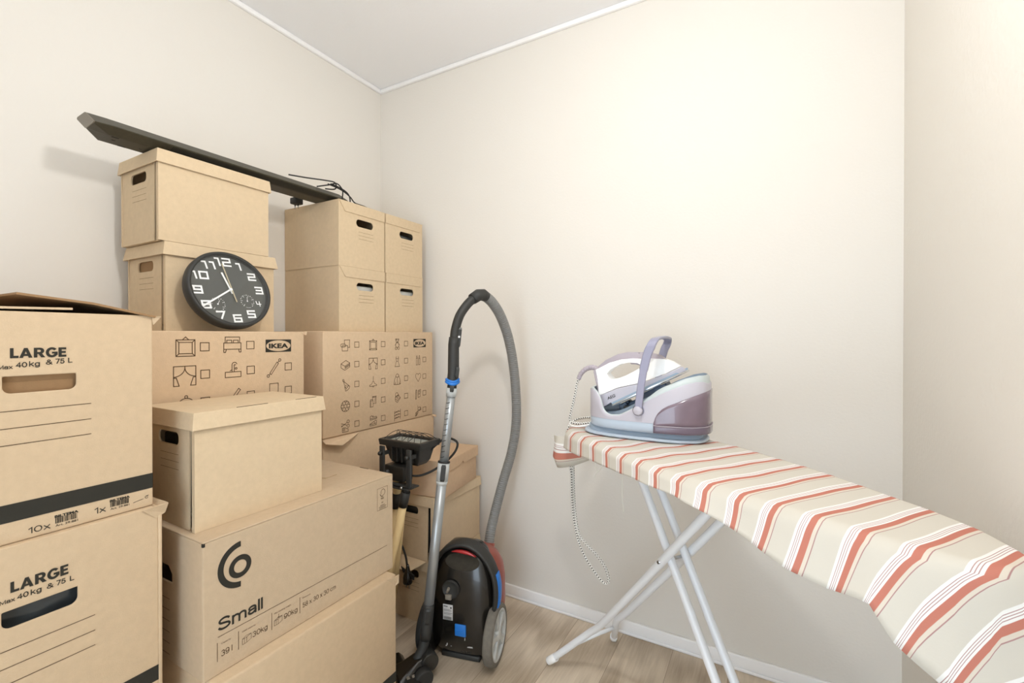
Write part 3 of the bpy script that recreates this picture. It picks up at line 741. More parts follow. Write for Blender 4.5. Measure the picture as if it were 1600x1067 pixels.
def large_box(label, z0, hh, upper):
    x0, x1, y0, y1 = .10, (.668 if upper else .682), -1.676, (-1.3265 if upper else -1.3225)
    t = thing('moving_box', label, 'box', ((x0+x1)/2, (y0+y1)/2, z0))
    sx, sy = (x1-x0)/2, (y1-y0)/2; k = .005; yc = (y0+y1)/2
    Q = lambda y_, z_: (y_-yc, z_-z0)
    F = ((sx,0,0),(0,1,0),(0,0,1),(1,0,0))
    if upper: hole = rrect(*Q(-1.5005,1.094), .098, .030, .011, corners=(0,0,1,1))
    else: hole = rrect(*Q(-1.505,.686), .100, .031, .012, corners=(0,0,1,1))
    mb = MB(); sz = hh
    mb.panel((sx,0,0),(0,1,0),(0,0,1),(1,0,0),[(-sy,0),(sy,0),(sy,sz),(-sy,sz)],[hole],k)
    mb.panel((-sx,0,0),(0,-1,0),(0,0,1),(-1,0,0),[(-sy,0),(sy,0),(sy,sz),(-sy,sz)],(),k)
    for s in (-1,1): mb.panel((0,s*sy,0),(-s,0,0),(0,0,1),(0,s,0),[(-sx+k,0),(sx-k,0),(sx-k,sz),(-sx+k,sz)],(),k)
    mb.box((-sx+k,-sy+k,0),(sx-k,sy-k,.004))
    if not upper: mb.box((-sx+k+.0005,-sy+k+.0005,sz-.005),(sx-k-.0005,sy-k-.0005,sz-.0003))
    mb.build('body', M['card_large'], t, bevel=.003)
    P = Print()
    if upper:
        large_word(P, *Q(-1.5403,1.1415), .074, .0178)
        P.grot('Max', *Q(-1.5555,1.1225), .0185, .0072, .15); P.grot('40', *Q(-1.5333,1.1245), .0145, .0095, .16); P.grot('kg', *Q(-1.5165,1.1255), .0140, .0098, .15); P.grot('&', *Q(-1.4945,1.1277), .0090, .0095, .15); P.grot('75', *Q(-1.4815,1.1287), .0128, .0095, .16); P.grot('L', *Q(-1.4637,1.1298), .0062, .0095, .16)
    else:
        large_word(P, *Q(-1.5445,.7322), .0755, .0188)
        P.grot('Max', *Q(-1.5575,.7165), .0185, .0072, .15); P.grot('40', *Q(-1.5365,.7165), .0145, .0095, .16); P.grot('kg', *Q(-1.5195,.7165), .0140, .0098, .15); P.grot('&', *Q(-1.4985,.7168), .0090, .0095, .15); P.grot('75', *Q(-1.4855,.717), .0128, .0095, .16); P.grot('L', *Q(-1.4668,.717), .0062, .0095, .16)
    P.build('lettering', M['ink'], t, *F)
    zz = (1.048,1.0175,.988) if upper else (.634,.604,.575)
    lines3(t, *F, Q(-1.572,0)[0], Q(-1.4305,0)[0], [z_-z0 for z_ in zz], .0013, 'ink_soft')
    P = Print(); P.rect(-sy+.001, *(Q(0,.852)[1],) , sy-.001, Q(0,.884)[1]) if upper else P.rect(-sy+.001, Q(0,.437)[1], sy-.001, Q(0,.47)[1])
    P.build('printed_stripe', M['ink'], t, *F)
    P = Print(); b0, b1 = (.852,.884) if upper else (.437,.47)
    P.rect(-sx+.002, b0-z0, sx-.001, b1-z0); P.build('printed_stripe', M['ink'], t, (0,sy,0), (-1,0,0), (0,0,1), (0,1,0))
    if upper:
        P = Print()
        def bars(y_, z_, w, h):
            P = Print()
            x, zq = Q(y_, z_); rnd = random.Random(int(w*1e5)); u = 0
            while u < w-.0008:
                bw = rnd.choice((.0005,.0009,.0014)); P.rect(x+u, zq+h*.22, x+min(w,u+bw), zq+h*.78); u += bw+rnd.choice((.0005,.0008,.0011))
            P.text('BILTEMA', x-.001, zq+h*.8, w+.002, h*.24, bold=.05); P.text('Art. 29-881', x, zq-.0015, w, h*.2, bold=.01)
            P.build('printed_barcode', M['ink'], t, *F)
        P.grot('10x', *Q(-1.5185,.8228), .029, .0112, .13); bars(-1.4826,.8245,.032,.0190)
        P.build('printed_quantity', M['ink'], t, *F); P = Print(); P.grot('1x', *Q(-1.4255,.827), .0175, .0120, .13); bars(-1.4005,.8285,.0315,.0185)
        P.build('printed_quantity', M['ink'], t, *F); P = Print()
        P.stroke([Q(-1.362,.8297),Q(-1.3445,.8327)], .0009)
        P.stroke([(Q(-1.3385,.835)[0]+p[0], Q(0,.835)[1]+p[1]) for p in arc(0,0,.0027,30,330,10)], .0009); P.stroke([Q(-1.3385,.836),Q(-1.3355,.8385)], .0009)
        P.build('printed_small_mark', M['ink'], t, *F)
        # inner flap seen through the hand hole
        fi = MB(); fi.add([(sx-.006,-.06,Q(0,1.111)[1]),(sx-.006,.06,Q(0,1.111)[1]),(sx-.012,.06,Q(0,1.098)[1]),(sx-.012,-.06,Q(0,1.098)[1])],[(0,1,2,3)])
        fi.add([(sx-.012,-.07,Q(0,1.12)[1]),(sx-.012,.056,Q(0,1.12)[1]),(sx-.012,.056,Q(0,1.06)[1]),(sx-.012,-.07,Q(0,1.06)[1])],[(0,1,2,3)])
        fi.build('inner_flap', M['card_in'], t)
        # top flaps, one half raised
        f1 = MB(); f1.add([(-sx+.002, sy+.002, sz), (sx+.006, sy+.004, sz-.001), (sx+.003, sy-.10, sz+.022), (sx, sy-.205, sz+.034), (-sx+.002, sy-.205, sz+.034), (-sx+.002, sy-.10, sz+.02)], [(0,1,2,5),(5,2,3,4)])
        f1.build('raised_flap', M['card_in'], t, solid=.004)
        f2 = MB(); f2.add([(-sx,-sy,sz+.001),(sx-.001,-sy,sz+.001),(sx-.001,-.0+.045,sz+.006),(sx-.03,.052,sz+.007),(-sx,.05,sz+.007)],[(0,1,2,3,4)])
        f2.build('lower_flap', M['card_large'], t, solid=.004)
        ck = MB(); ck.add([(sx,sy-.002,sz-.001),(sx+.006,sy+.014,sz-.001),(sx+.002,sy+.012,sz-.006),(sx-.002,sy+.002,sz-.02)],[(0,1,2,3)]); ck.build('corner_crease', M['card_large'], t, solid=.002)
    else:
        fl = MB(); fl.add([(sx+.003,sy-.03,sz-.001),(sx+.012,sy+.014,sz+.004),(sx+.002,sy+.012,sz-.018),(sx+.001,sy-.004,sz-.026)],[(0,1,2,3)])
        fl.add([(sx-.10,sy+.004,sz-.004),(sx+.003,sy+.004,sz-.006),(sx+.012,sy+.014,sz+.004),(sx-.10,sy+.014,sz+.002)],[(0,1,2,3)])
        fl.build('creased_flap', M['card_large'], t, solid=.003)
        ed = MB(); ed.bbox((sx-.003,sy-.001,0),(sx+.003,sy+.006,sz-.02), .002); ed.build('folded_edge', M['card_large'], t)
    return t
plain_box('moving_box', 'cardboard box on the floor at the left edge, below the two boxes marked LARGE', (.10,-1.676,0), (.684,-1.323,.405), 'card_large')
large_box('lower of two boxes marked LARGE, dark plastic showing in its hand hole', .4055, .408, False)
large_box('upper of two boxes marked LARGE, with a raised top flap and barcodes', .814, .411, True)
bg = MB()
bg.loft([sring(.62,-1.505,.02,.05,.60,20), sring(.63,-1.505,.034,.085,.64,20), sring(.632,-1.505,.034,.09,.68,20), sring(.628,-1.508,.03,.085,.72,20), sring(.62,-1.51,.01,.05,.745,20)])
for i, v in enumerate(bg.v): v.x += .006*math.sin(i*2.1)+.004*math.sin(v.y*160)
o = bg.build('plastic_bag', M['bag'], None, loc=(.62,-1.505,.60)); tag(o, 'dark plastic bag seen through the hand hole of the lower LARGE box', 'bag')
# ------------------------------------------------------------------ wall clock leaning on the file box
th = math.radians(18.5)
cn_ = V3((.3885, -1.002, 1.3265)); nn = V3((math.cos(th), 0, math.sin(th))); uu = V3((0,1,0)); vv = V3((-math.sin(th), 0, math.cos(th)))
t = thing('wall_clock', 'round black wall clock with white numerals leaning against a file box', 'clock', (.40,-1.002,1.1955))
RC = .1245
def clk(u, v, n): return cn_ + uu*u + vv*v + nn*n - t.location
def clathe(prof, n=72):
    mb = MB(); mb.loft([[clk(r*math.cos(2*PI*k/n), r*math.sin(2*PI*k/n), h) for k in range(n)] for r, h in prof], False, False); return mb
clathe([(.001,-.041),(RC-.008,-.041),(RC-.003,-.036),(RC,-.026),(RC,-.006),(RC-.002,-.001),(RC-.006,.0),(RC-.0115,-.001),(RC-.0125,-.012)]).build('rim', M['matte_black'], t)
clathe([(.0005,-.0118),(RC-.012,-.0118)]).build('dial', M['dial'], t)
P = Print()
SEG = {'0':[[(0,0),(1,0),(1,1),(0,1),(0,0)]], '1':[[(.25,.97),(.68,.97),(.78,0)]], '2':[[(0,1),(1,1),(1,.52),(0,.48),(0,0),(1,0)]], '3':[[(0,1),(1,1),(1,0),(0,0)],[(.1,.5),(1,.5)]],
       '4':[[(0,1),(.08,.42),(1,.42)],[(.72,.95),(.72,0)]], '5':[[(1,1),(0,1),(0,.52),(1,.5),(1,0),(0,0)]], '6':[[(1,1),(0,1),(0,0),(1,0),(1,.52),(0,.52)]], '7':[[(0,1),(1,1),(.5,0)]],
       '8':[[(0,0),(1,0),(1,1),(0,1),(0,0)],[(0,.5),(1,.5)]], '9':[[(0,0),(1,0),(1,1),(0,1),(.04,.66)],[(.04,.5),(1,.5)]]}
def num(s, cx, cy, h, w, sw, roll):
    c, s_ = math.cos(roll), math.sin(roll); gap = w*.45
    tot = sum((w*.62 if ch == '1' else w) for ch in s)+gap*(len(s)-1); x = -tot/2
    for ch in s:
        ww = w*.62 if ch == '1' else w
        for pl in SEG[ch]:
            pts = [(x+(p[0]*w-(w*.22 if ch == '1' else 0)), -h/2+p[1]*h) for p in pl]
            P.stroke([(cx+a*c-b*s_, cy+a*s_+b*c) for a, b in pts], sw)
        x += ww+gap
RO = math.radians(4)
O = clk(0,0,-.0118)
for k in range(1, 13):
    a = RO+PI/2-k*PI/6; rr = .093 if k != 4 else .092
    big = k != 4; P = Print()
    num(str(k), rr*math.cos(a)*(1 if k not in (10,11) else .97), rr*math.sin(a), .0235 if k == 12 else (.021 if big else .016), .0215 if big else .014, .0052 if big else .0028, RO*.6)
    P.build('numeral', M['white_plastic'], t, O, uu, vv, nn)
for du, dv, nee in ((-.0447,-.0493,60),(.047,-.0337,85)):
    P = Print()
    for k in range(17):
        a = math.radians(-215+k*18.4*1.0+180*0+0); a = math.radians(230-k*17.5)
        P.poly(arc(du+.0205*math.cos(a), dv+.0205*math.sin(a), .0014 if k % 2 == 0 else .0009, 0, 360, 6)[:-1])
        if k % 3 == 0: P.stroke([(du+.0155*math.cos(a), dv+.0155*math.sin(a)), (du+.0175*math.cos(a), dv+.0175*math.sin(a))], .0012)
    P.stroke(arc(du, dv, .022, 250, 290, 6), .0006)
    P.build('small_dial', M['white_plastic'], t, O, uu, vv, nn)
    P = Print(); a = math.radians(nee); P.stroke([(du-.002*math.cos(a), dv-.002*math.sin(a)), (du+.014*math.cos(a), dv+.014*math.sin(a))], .0011); P.poly(arc(du, dv, .0023, 0, 360, 10)[:-1])
    P.build('small_dial_needle', M['white_plastic'], t, O, uu, vv, nn, .0012)
def hand(name, u0, v0, u1, v1, w, z, m):
    d = math.hypot(u1-u0, v1-v0); px, py = -(v1-v0)/d*w/2, (u1-u0)/d*w/2
    mb = MB(); b = [(u0+px,v0+py),(u0-px,v0-py),(u1-px,v1-py),(u1+px,v1+py)]
    mb.add([clk(a, b_, z) for a, b_ in b]+[clk(a, b_, z+.0012) for a, b_ in b], [(0,1,2,3),(4,5,6,7),(0,1,5,4),(1,2,6,5),(2,3,7,6),(3,0,4,7)]); mb.build(name, m, t)
hand('hour_hand', .004,-.013,-.0175,.0555,.0052,-.0095,M['white_plastic'])
hand('minute_hand', .004,.003,-.099,-.066,.0048,-.0080,M['white_plastic'])
hand('second_hand', .0105,-.041,-.013,.084,.0034,-.0066,M['gold'])
mb = MB(); mb.loft([[clk(.0045*math.cos(2*PI*k/16), .0045*math.sin(2*PI*k/16), h) for k in range(16)] for h in (-.0118,-.005)]); mb.build('hand_hub', M['white_plastic'], t)
gm = bpy.data.materials.new('clear_clock_glass'); gm.use_nodes = True
nt = gm.node_tree; bs = nt.nodes['Principled BSDF']; nt.nodes.remove(bs)
tr = nt.nodes.new('ShaderNodeBsdfTransparent'); gl = nt.nodes.new('ShaderNodeBsdfGlossy'); gl.inputs['Roughness'].default_value = .03
mx = nt.nodes.new('ShaderNodeMixShader'); mx.inputs[0].default_value = .055
nt.links.new(tr.outputs[0], mx.inputs[1]); nt.links.new(gl.outputs[0], mx.inputs[2]); nt.links.new(mx.outputs[0], nt.nodes['Material Output'].inputs[0])
clathe([(.0005,-.0028),(RC-.0115,-.0028)]).build('glass', gm, t)

# ------------------------------------------------------------------ long black speaker bar on top
t = thing('soundbar', 'long black speaker bar lying across the tops of the box stacks', 'speaker', (.25,-.92,1.7265))
zb = 1.7265
def prof(y, k=1.0, dz=0):
    # X-Z section: sloping faces, flat underside set back behind a lower lip
    c = (.243, zb+.022+dz)
    pts = [(.304,.017),(.256,.0482),(.250,.0495),(.204,.0485),(.190,.040),(.187,.010),(.200,.0005),(.262,.0005),(.268,.001),(.303,.0145)]
    return [V3((c[0]+(x-c[0])*k, y, zb+.022+dz+(z-.022)*k)) for x, z in pts]
body = MB(); body.loft([prof(-1.262), prof(-.488), prof(-.47, .8)], False, True, smooth=False)
# tapered left end
endp = [V3((x, -1.303, zb+z)) for x, z in ((.3045,.0135),(.2535,.0475),(.248,.0492),(.200,.0468),(.1965,.044),(.199,.040),(.249,.0068),(.256,.0055),(.298,.0095),(.3035,.0115))]
body.loft([endp, prof(-1.262)], False, False, smooth=False)
wb(body, 'body', M['bar_black'], t, bevel=.0015)
cp = MB(); cp.loft([[p+V3((0,-.002,0)) for p in endp], [p+V3((0,.001,0)) for p in endp]], True, True, smooth=False); wb(cp, 'end_cap', M['grey_cap'], t)
gr = MB()
n = 150
for i in range(n):
    y = -1.12+i*(.62/n); a = prof(y)
    p0, p1 = a[9].lerp(a[8], .12)+V3((.0003,0,-.0005)), a[9].lerp(a[8], .88)+V3((.0003,0,-.0005))
    gr.add([p0, p0+V3((0,.0022,0)), p1+V3((0,.0022,0)), p1], [(0,1,2,3)])
wb(gr, 'grille_slots', M['rubber'], t)
for (x, y, w, d) in ((.262,-1.245,.006,.016),(.236,-1.24,.005,.008),(.205,-1.21,.006,.018),(.23,-1.175,.004,.006)):
    sl = MB(); sl.box((x-w/2, y-d/2, zb-.0002), (x+w/2, y+d/2, zb+.0015)); wb(sl, 'mounting_slot', M['rubber'], t)
cb = MB()
cb.tube(spline([(.285,-.74,1.776),(.31,-.68,1.778),(.335,-.62,1.782),(.33,-.57,1.788),(.30,-.545,1.775),(.26,-.56,1.778)], 6), .0026, 8)
cb.tube(spline([(.26,-.60,1.776),(.30,-.575,1.783),(.335,-.565,1.785),(.338,-.54,1.765),(.325,-.53,1.735),(.30,-.50,1.733)], 6), .0026, 8)
cb.tube(spline([(.31,-.575,1.786),(.335,-.545,1.772),(.336,-.51,1.758),(.33,-.495,1.735),(.29,-.47,1.733)], 6), .0026, 8)
cb.tube(spline([(.30,-.58,1.786),(.33,-.54,1.768),(.335,-.50,1.75),(.33,-.47,1.733),(.325,-.42,1.733),(.31,-.37,1.733)], 6), .0026, 8)
cb.tube(spline([(.215,-.53,1.735),(.20,-.56,1.75),(.17,-.60,1.748),(.155,-.615,1.738)], 6), .0026, 8)
wb(cb, 'power_cable', M['rubber'], t)
pg = MB(); pg.bbox((.135,-.632,1.716),(.172,-.596,1.742), .004); pl = wb(pg, 'plug', M['matte_black'], t)
for dx in (-.010, .010):
    pn = MB(); pn.cyl((.1535+dx,-.614,1.718),(.1535+dx,-.614,1.698),.0024,10); pn.v = [p-t.location for p in pn.v]; pn.build('prong', M['steel'], pl)

# ------------------------------------------------------------------ work light on a tripod
t = thing('work_light', 'black work lamp on a cream tripod between the boxes, facing up', 'lamp', (.63,-.49,0))
zr = .795
hd = MB()
def rr_(x0, x1, y0, y1, z): return [V3(p) for p in ((x0,y0,z),(x1,y0,z),(x1,y1,z),(x0,y1,z))]
hd.loft([rr_(.585,.705,-.512,-.462,.700), rr_(.575,.715,-.522,-.452,.715), rr_(.562,.732,-.534,-.446,.768)], True, False, smooth=False)
hd.v = [p for p in hd.v]
for i in range(5): hd.box((.60+i*.024,-.540,.712),(.605+i*.024,-.528,.765))
wb(hd, 'housing', M['black_plastic'], t, bevel=.003)
rm = MB(); rm.loft([rr_(.547,.747,-.548,-.437,.770), rr_(.544,.750,-.551,-.434,.792), rr_(.548,.746,-.547,-.438,.794), rr_(.562,.732,-.534,-.452,.793), rr_(.566,.728,-.530,-.456,.784)], False, False, smooth=False)
wb(rm, 'rim', M['black_plastic'], t, bevel=.002)
gl_ = MB(); gl_.box((.565,-.531,.781),(.729,-.455,.785)); wb(gl_, 'lamp_glass', M['glass_dull'], t)
gd = MB()
for i in range(5):
    x = .572+i*.030
    gd.tube([(x-.012+.062*k/14, -.535+.088*k/14, .792+.027*math.sin(PI*k/14)) for k in range(15)], .0011, 6)
    gd.tube([(x+.046-.062*k/14, -.535+.088*k/14, .792+.027*math.sin(PI*k/14)) for k in range(15)], .0011, 6)
wb(gd, 'wire_guard', M['rubber'], t)
for x, nm in ((.584,0),(.714,1)):
    br = MB(); br.bbox((x-.012,-.573,.640),(x+.012,-.566,.774), .002); br.box((x-.004,-.568,.738),(x+.004,-.535,.752)); wb(br, 'bracket_arm', M['matte_black'], t)
    kb = MB(); kb.lathe([(.001,-.588),(.005,-.588),(.008,-.584),(.008,-.578),(.006,-.572)], (x, 0, .748), 'Y', 18)
    kb.v = [V3((x+(p.x-x), p.y, p.z)) for p in kb.v]; wb(kb, 'wing_knob', M['black_plastic'], t)
cr = MB(); cr.bbox((.566,-.573,.636),(.721,-.556,.643), .002); wb(cr, 'bracket_base', M['matte_black'], t)
jb = MB(); jb.bbox((.575,-.552,.644),(.672,-.500,.700), .005); jb.lathe([(.002,-.566),(.011,-.566),(.013,-.552)], (.592,0,.672), 'Y', 16); wb(jb, 'junction_box', M['black_plastic'], t)
ms = MB(); ms.cyl((.690,-.558,.634),(.690,-.558,.60),.011,18); ms.bbox((.625,-.578,.628),(.715,-.515,.634), .002); wb(ms, 'mount', M['matte_black'], t)
nt_ = MB(); nt_.cyl((.685,-.580,.633),(.685,-.574,.639),.005,10); wb(nt_, 'bolt', M['steel'], t)
for top, bot, clamps in (((.690,-.56,.615),(.528,-.56,.012),(.0,)), ((.600,-.505,.640),(.535,-.500,.012),(.10,.38)), ((.612,-.480,.62),(.505,-.45,.012),(.1,))):
    a, b = V3(top), V3(bot)
    lg = MB(); lg.cyl(a, b, .0145, 20); lgo = wb(lg, 'leg', M['cream_tube'], t)
    for c in clamps:
        p = a.lerp(b, c); q = a.lerp(b, c+.085); e = MB(); e.cyl(p-(b-a).normalized()*.004, q, .0165, 18); e.v = [x-t.location for x in e.v]; e.build('clamp', M['matte_black'], lgo)
    e = MB(); e.cyl(b+(a-b)*.03, (b.x, b.y, .0005), .0165, 14); e.v = [x-t.location for x in e.v]; e.build('foot', M['rubber'], lgo)
cb = MB()
cb.tube(spline([(.672,-.52,.662),(.72,-.50,.668),(.775,-.47,.700),(.815,-.44,.745),(.825,-.43,.782),(.80,-.435,.798),(.765,-.43,.793),(.74,-.45,.77),(.712,-.47,.74)], 8), .0042, 10)
cb.tube(spline([(.575,-.52,.66),(.55,-.51,.55),(.545,-.50,.42),(.548,-.47,.375),(.570,-.455,.357),(.588,-.45,.315),(.596,-.45,.275)], 8), .0042, 10)
wb(cb, 'power_cable', M['rubber'], t)
pg = MB(); pg.lathe([(.004,.285),(.007,.275),(.009,.262),(.016,.248),(.019,.236),(.019,.215),(.017,.211)], (.599,-.45,0), 'Z', 20, True); pl = wb(pg, 'plug', M['gloss_black'], t)
for s in (-1, 1):
    pn = MB(); pn.cyl((.599+s*.0085,-.45,.214),(.599+s*.0085,-.45,.193),.0024,10); pn.v = [p-t.location for p in pn.v]; pn.build('prong', M['steel'], pl)
pc = MB(); pc.add([(.568,-.455,.272),(.603,-.458,.262),(.603,-.452,.238),(.575,-.452,.250)],[(0,1,2,3)]); pc.add([(.600,-.456,.264),(.634,-.45,.252),(.630,-.447,.230),(.606,-.45,.240)],[(0,1,2,3)])
pc.v = [p-t.location for p in pc.v]; pc.build('hinged_cover', M['rubber'], pl, solid=.003)

# ------------------------------------------------------------------ vacuum cleaner, parked upright
t = thing('vacuum_cleaner', 'black and red vacuum cleaner parked upright with its silver tube and grey hose', 'vacuum cleaner', (.825,-.43,0))
cx = .828
def vr(z, w, yf, yb, e=3.2, n=48): return sring(cx, (yf+yb)/2, w, (yb-yf)/2, z, n, e)
BT = [(.012,.095,-.405,-.28),(.03,.108,-.422,-.25),(.08,.113,-.432,-.23),(.16,.115,-.436,-.222),(.24,.112,-.434,-.226),(.31,.104,-.426,-.236),(.36,.091,-.414,-.25),(.395,.074,-.398,-.27),(.413,.055,-.38,-.29),(.419,.03,-.36,-.31)]
BT = [(a_*.975, b_*1.07, c_, min(d_-.028, -.31)) for a_, b_, c_, d_ in BT]
VC = V3((cx, -.33, 0)); VA = math.radians(14); VS = V3((.004, -.036, 0))
VR = Matrix.Rotation(VA, 3, 'Z')
def vrot(p): return VR @ (V3(p)-VC)+VC+VS
def wbv(mb, name, m, root, **k):
    mb.v = [vrot(p) for p in mb.v]; return wb(mb, name, m, root, **k)
bd = MB()
bd.loft([vr(*r) for r in BT])
wbv(bd, 'body', M['gloss_black'], t)
def body_y(x, z):
    w_, f_, k_ = [lerp_tab([(r[0], r[i]) for r in BT], z) for i in (1, 2, 3)]
    u = min(1, abs(x-cx)/w_); return (f_+k_)/2-(k_-f_)/2*(1-u**3.2)**(1/3.2)
rc = MB()
def rr2(z, w, yf, yb): return [V3((cx+w*math.cos(a), (yf+yb)/2+(yb-yf)/2*math.sin(a), z)) for a in [math.radians(-25+230*k/26) for k in range(27)]]
rc.loft([rr2(.09,.131,-.40,-.228), rr2(.18,.136,-.405,-.212), rr2(.265,.134,-.405,-.205), rr2(.315,.125,-.395,-.212), rr2(.348,.109,-.39,-.23), rr2(.368,.088,-.385,-.252), rr2(.378,.058,-.375,-.278)], False, True, closed=False)
wbv(rc, 'top_cover', M['red_faded'], t, solid=.004)
# arched carrying handle / bumper band
ar = MB(); pts = []
for k in range(41):
    a = math.radians(-18+216*k/40)
    x = cx+.006+.132*math.cos(a); z = .256+.166*math.sin(a) if math.sin(a) > 0 else .256+.20*math.sin(a)
    pts.append((x, z, math.cos(a), math.sin(a)))
rings = []
for x, z, c, s_ in pts:
    w = .021
    o_ = V3((x, 0, z)); nrm = V3((c, 0, s_))
    rings.append([o_+nrm*a_+V3((0,y,0)) for a_, y in ((-.013,-.417),(-.002,-.425),(.003,-.42),(.003,-.37),(-.004,-.355),(-.013,-.36))])
ar.loft(rings, True, True); wbv(ar, 'handle', M['matte_black'], t)
gr = MB(); rings = []
for k in range(13):
    a = math.radians(62+48*k/12); x = cx+.006+.115*math.cos(a); z = .256+.146*math.sin(a); h = .010*math.sin(PI*k/12)+.001
    rings.append([V3((x,-.416,z)), V3((x,-.424,z-.001)), V3((x,-.424,z-h)), V3((x,-.412,z-h-.003))])
gr.loft(rings, True, True); wbv(gr, 'handle_insert', M['red'], t)
dr = MB()
dr.loft([[(lambda x, z: V3((x, body_y(x, z)-.0015, z)))(cx+.004+.066*s*math.cos(2*PI*k/40), .352+(.030 if math.sin(2*PI*k/40) > 0 else .026)*s*math.sin(2*PI*k/40)) for k in range(40)] for s in (1, .75, .5, .25, .02)], False, True)
wbv(dr, 'dusty_recess', M['dust'], t)
bp = MB(); rings = []
for k in range(9):
    a = math.radians(1-24+ (46)*k/8); x = cx+.0098+.132*math.cos(a); z = .256+(.166 if a > 0 else .20)*math.sin(a); nrm = V3((math.cos(a),0,math.sin(a)))
    rings.append([V3((x,0,z))+nrm*d+V3((0,y,0)) for d, y in ((-.002,-.405),(.003,-.404),(.003,-.372),(-.002,-.371))])
bp.loft(rings, True, True); wbv(bp, 'side_button', M['blue'], t)
bs_ = MB(); bs_.lathe([(.0305,-0.4405),(.0325,-0.4385),(.0325,-0.4315)], (cx-.03,0,.262), 'Y', 36); bs_.lathe([(.0305,-0.4405),(.028,-0.4370),(.012,-0.4355),(.0005,-0.4355)], (cx-.03,0,.262), 'Y', 36)
po = wbv(bs_, 'cable_outlet', M['matte_black'], t)
pg = MB(); pg.bbox((cx-.05,-0.4445,.225),(cx-.026,-0.4325,.244), .003); pg.cyl((cx-.044,-0.4385,.25),(cx-.036,-0.4405,.268),.005,10); pg.v = [vrot(p)-t.location for p in pg.v]; pg.build('plug', M['grey_cap'], po)
sk = MB(); sk.bbox((cx-.06,-0.4377,.150),(cx-.022,-0.4363,.206), .0006); so = wbv(sk, 'rating_label', M['sticker'], t)
P = Print()
rnd = random.Random(3)
for i in range(4): P.stroke([(-.015+.004*i, .050-.0005*i), (-.013+.004*i, .050)], .0022)
P.poly(arc(.0125,.046,.0032,0,360,10)[:-1])
for r_i, yy in enumerate((.038,.034,.026,.022)):
    x = -.015
    while x < .012: w = rnd.uniform(.002,.006); P.stroke([(x,yy),(x+w,yy)], .0011); x += w+.0012
for i in range(5): P.stroke([(-.015, .012-.0022*i),(.014, .012-.0022*i)], .0009)
P.build('label_print', M['ink'], so, vrot((cx-.041,-0.4379,.150))-t.location, VR @ V3((1,0,0)), (0,0,1), VR @ V3((0,-1,0)))
lt = MB(); lt.bbox((cx-.014,-0.4390,.098),(cx+.028,-0.4275,.140), .002); lt.box((cx-.008,-0.4405,.117),(cx+.022,-0.4375,.122)); wbv(lt, 'bag_latch', M['blue'], t)
fo = MB(); fo.bbox((cx-.075,-.418,.001),(cx+.075,-.30,.02), .004); wbv(fo, 'rear_foot', M['matte_black'], t)
vn = MB()
for i in range(6): vn.box((cx-.0+i*.008,-.4235,.032),(cx+.003+i*.008,-.4215,.042))
wbv(vn, 'vent_slots', M['rubber'], t)
for (x, z, w, h) in ((.03,.055,.022,.006),(-.055,.045,.006,.005),(-.05,.05,.004,.01),(-.035,.048,.005,.003),(.022,.082,.003,.012)):
    scr = MB(); y_ = min(body_y(cx+x, z), body_y(cx+x+w, z+h)); scr.add([(cx+x,y_-.0006,z),(cx+x+w,y_-.0006,z+h*.2),(cx+x+w*.9,y_-.0006,z+h),(cx+x+w*.1,y_-.0006,z+h*.8)],[(0,1,2,3)]); wbv(scr, 'scuff_mark', M['sticker'], t)
for sx in (1, -1):
    wc = V3((cx+sx*.112, -.395, .1015)); R0 = .1015
    tr_ = MB(); tr_.lathe([(.078,sx*.004),(.092,sx*.0),(R0-.002,sx*-.002),(R0,sx*.004),(R0,sx*.024),(R0-.003,sx*.03),(.0875,sx*.031),(.0825,sx*.028)], wc, 'X', 56)
    tr_.lathe([(.0005,sx*.006),(.081,sx*.006)], wc, 'X', 40)
    wo = wbv(tr_, 'wheel', M['dusty_tire' if sx > 0 else 'rubber'], t)
    hb = MB(); n = 5
    hb.lathe([(.0005,sx*.032),(.018,sx*.032),(.024,sx*.028),(.024,sx*.008)], wc, 'X', 30)
    hb.lathe([(.0755,sx*.010),(.0755,sx*.028),(.081,sx*.031),(.0855,sx*.0295),(.0865,sx*.012)], wc, 'X', 48)
    for k in range(n):
        a = 2*PI*k/n+.5
        e1 = V3((0, math.cos(a), math.sin(a))); e2 = V3((0, -math.sin(a), math.cos(a)))
        r1 = [wc+e1*.014+e2*(s*.013)+V3((sx*h,0,0)) for s, h in ((-1,.012),(-.7,.030),(.7,.030),(1,.012))]
        r2 = [wc+e1*.05+e2*(s*.014)+V3((sx*h,0,0)) for s, h in ((-1,.012),(-.7,.027),(.7,.027),(1,.012))]
        r3 = [wc+e1*.079+e2*(s*.024)+V3((sx*h,0,0)) for s, h in ((-1,.012),(-.7,.029),(.7,.029),(1,.012))]
        hb.loft([r1,r2,r3], True, True, smooth=False)
    hb.v = [vrot(p)-t.location for p in hb.v]; hb.build('wheel_hub', M['silver_plastic'], wo)
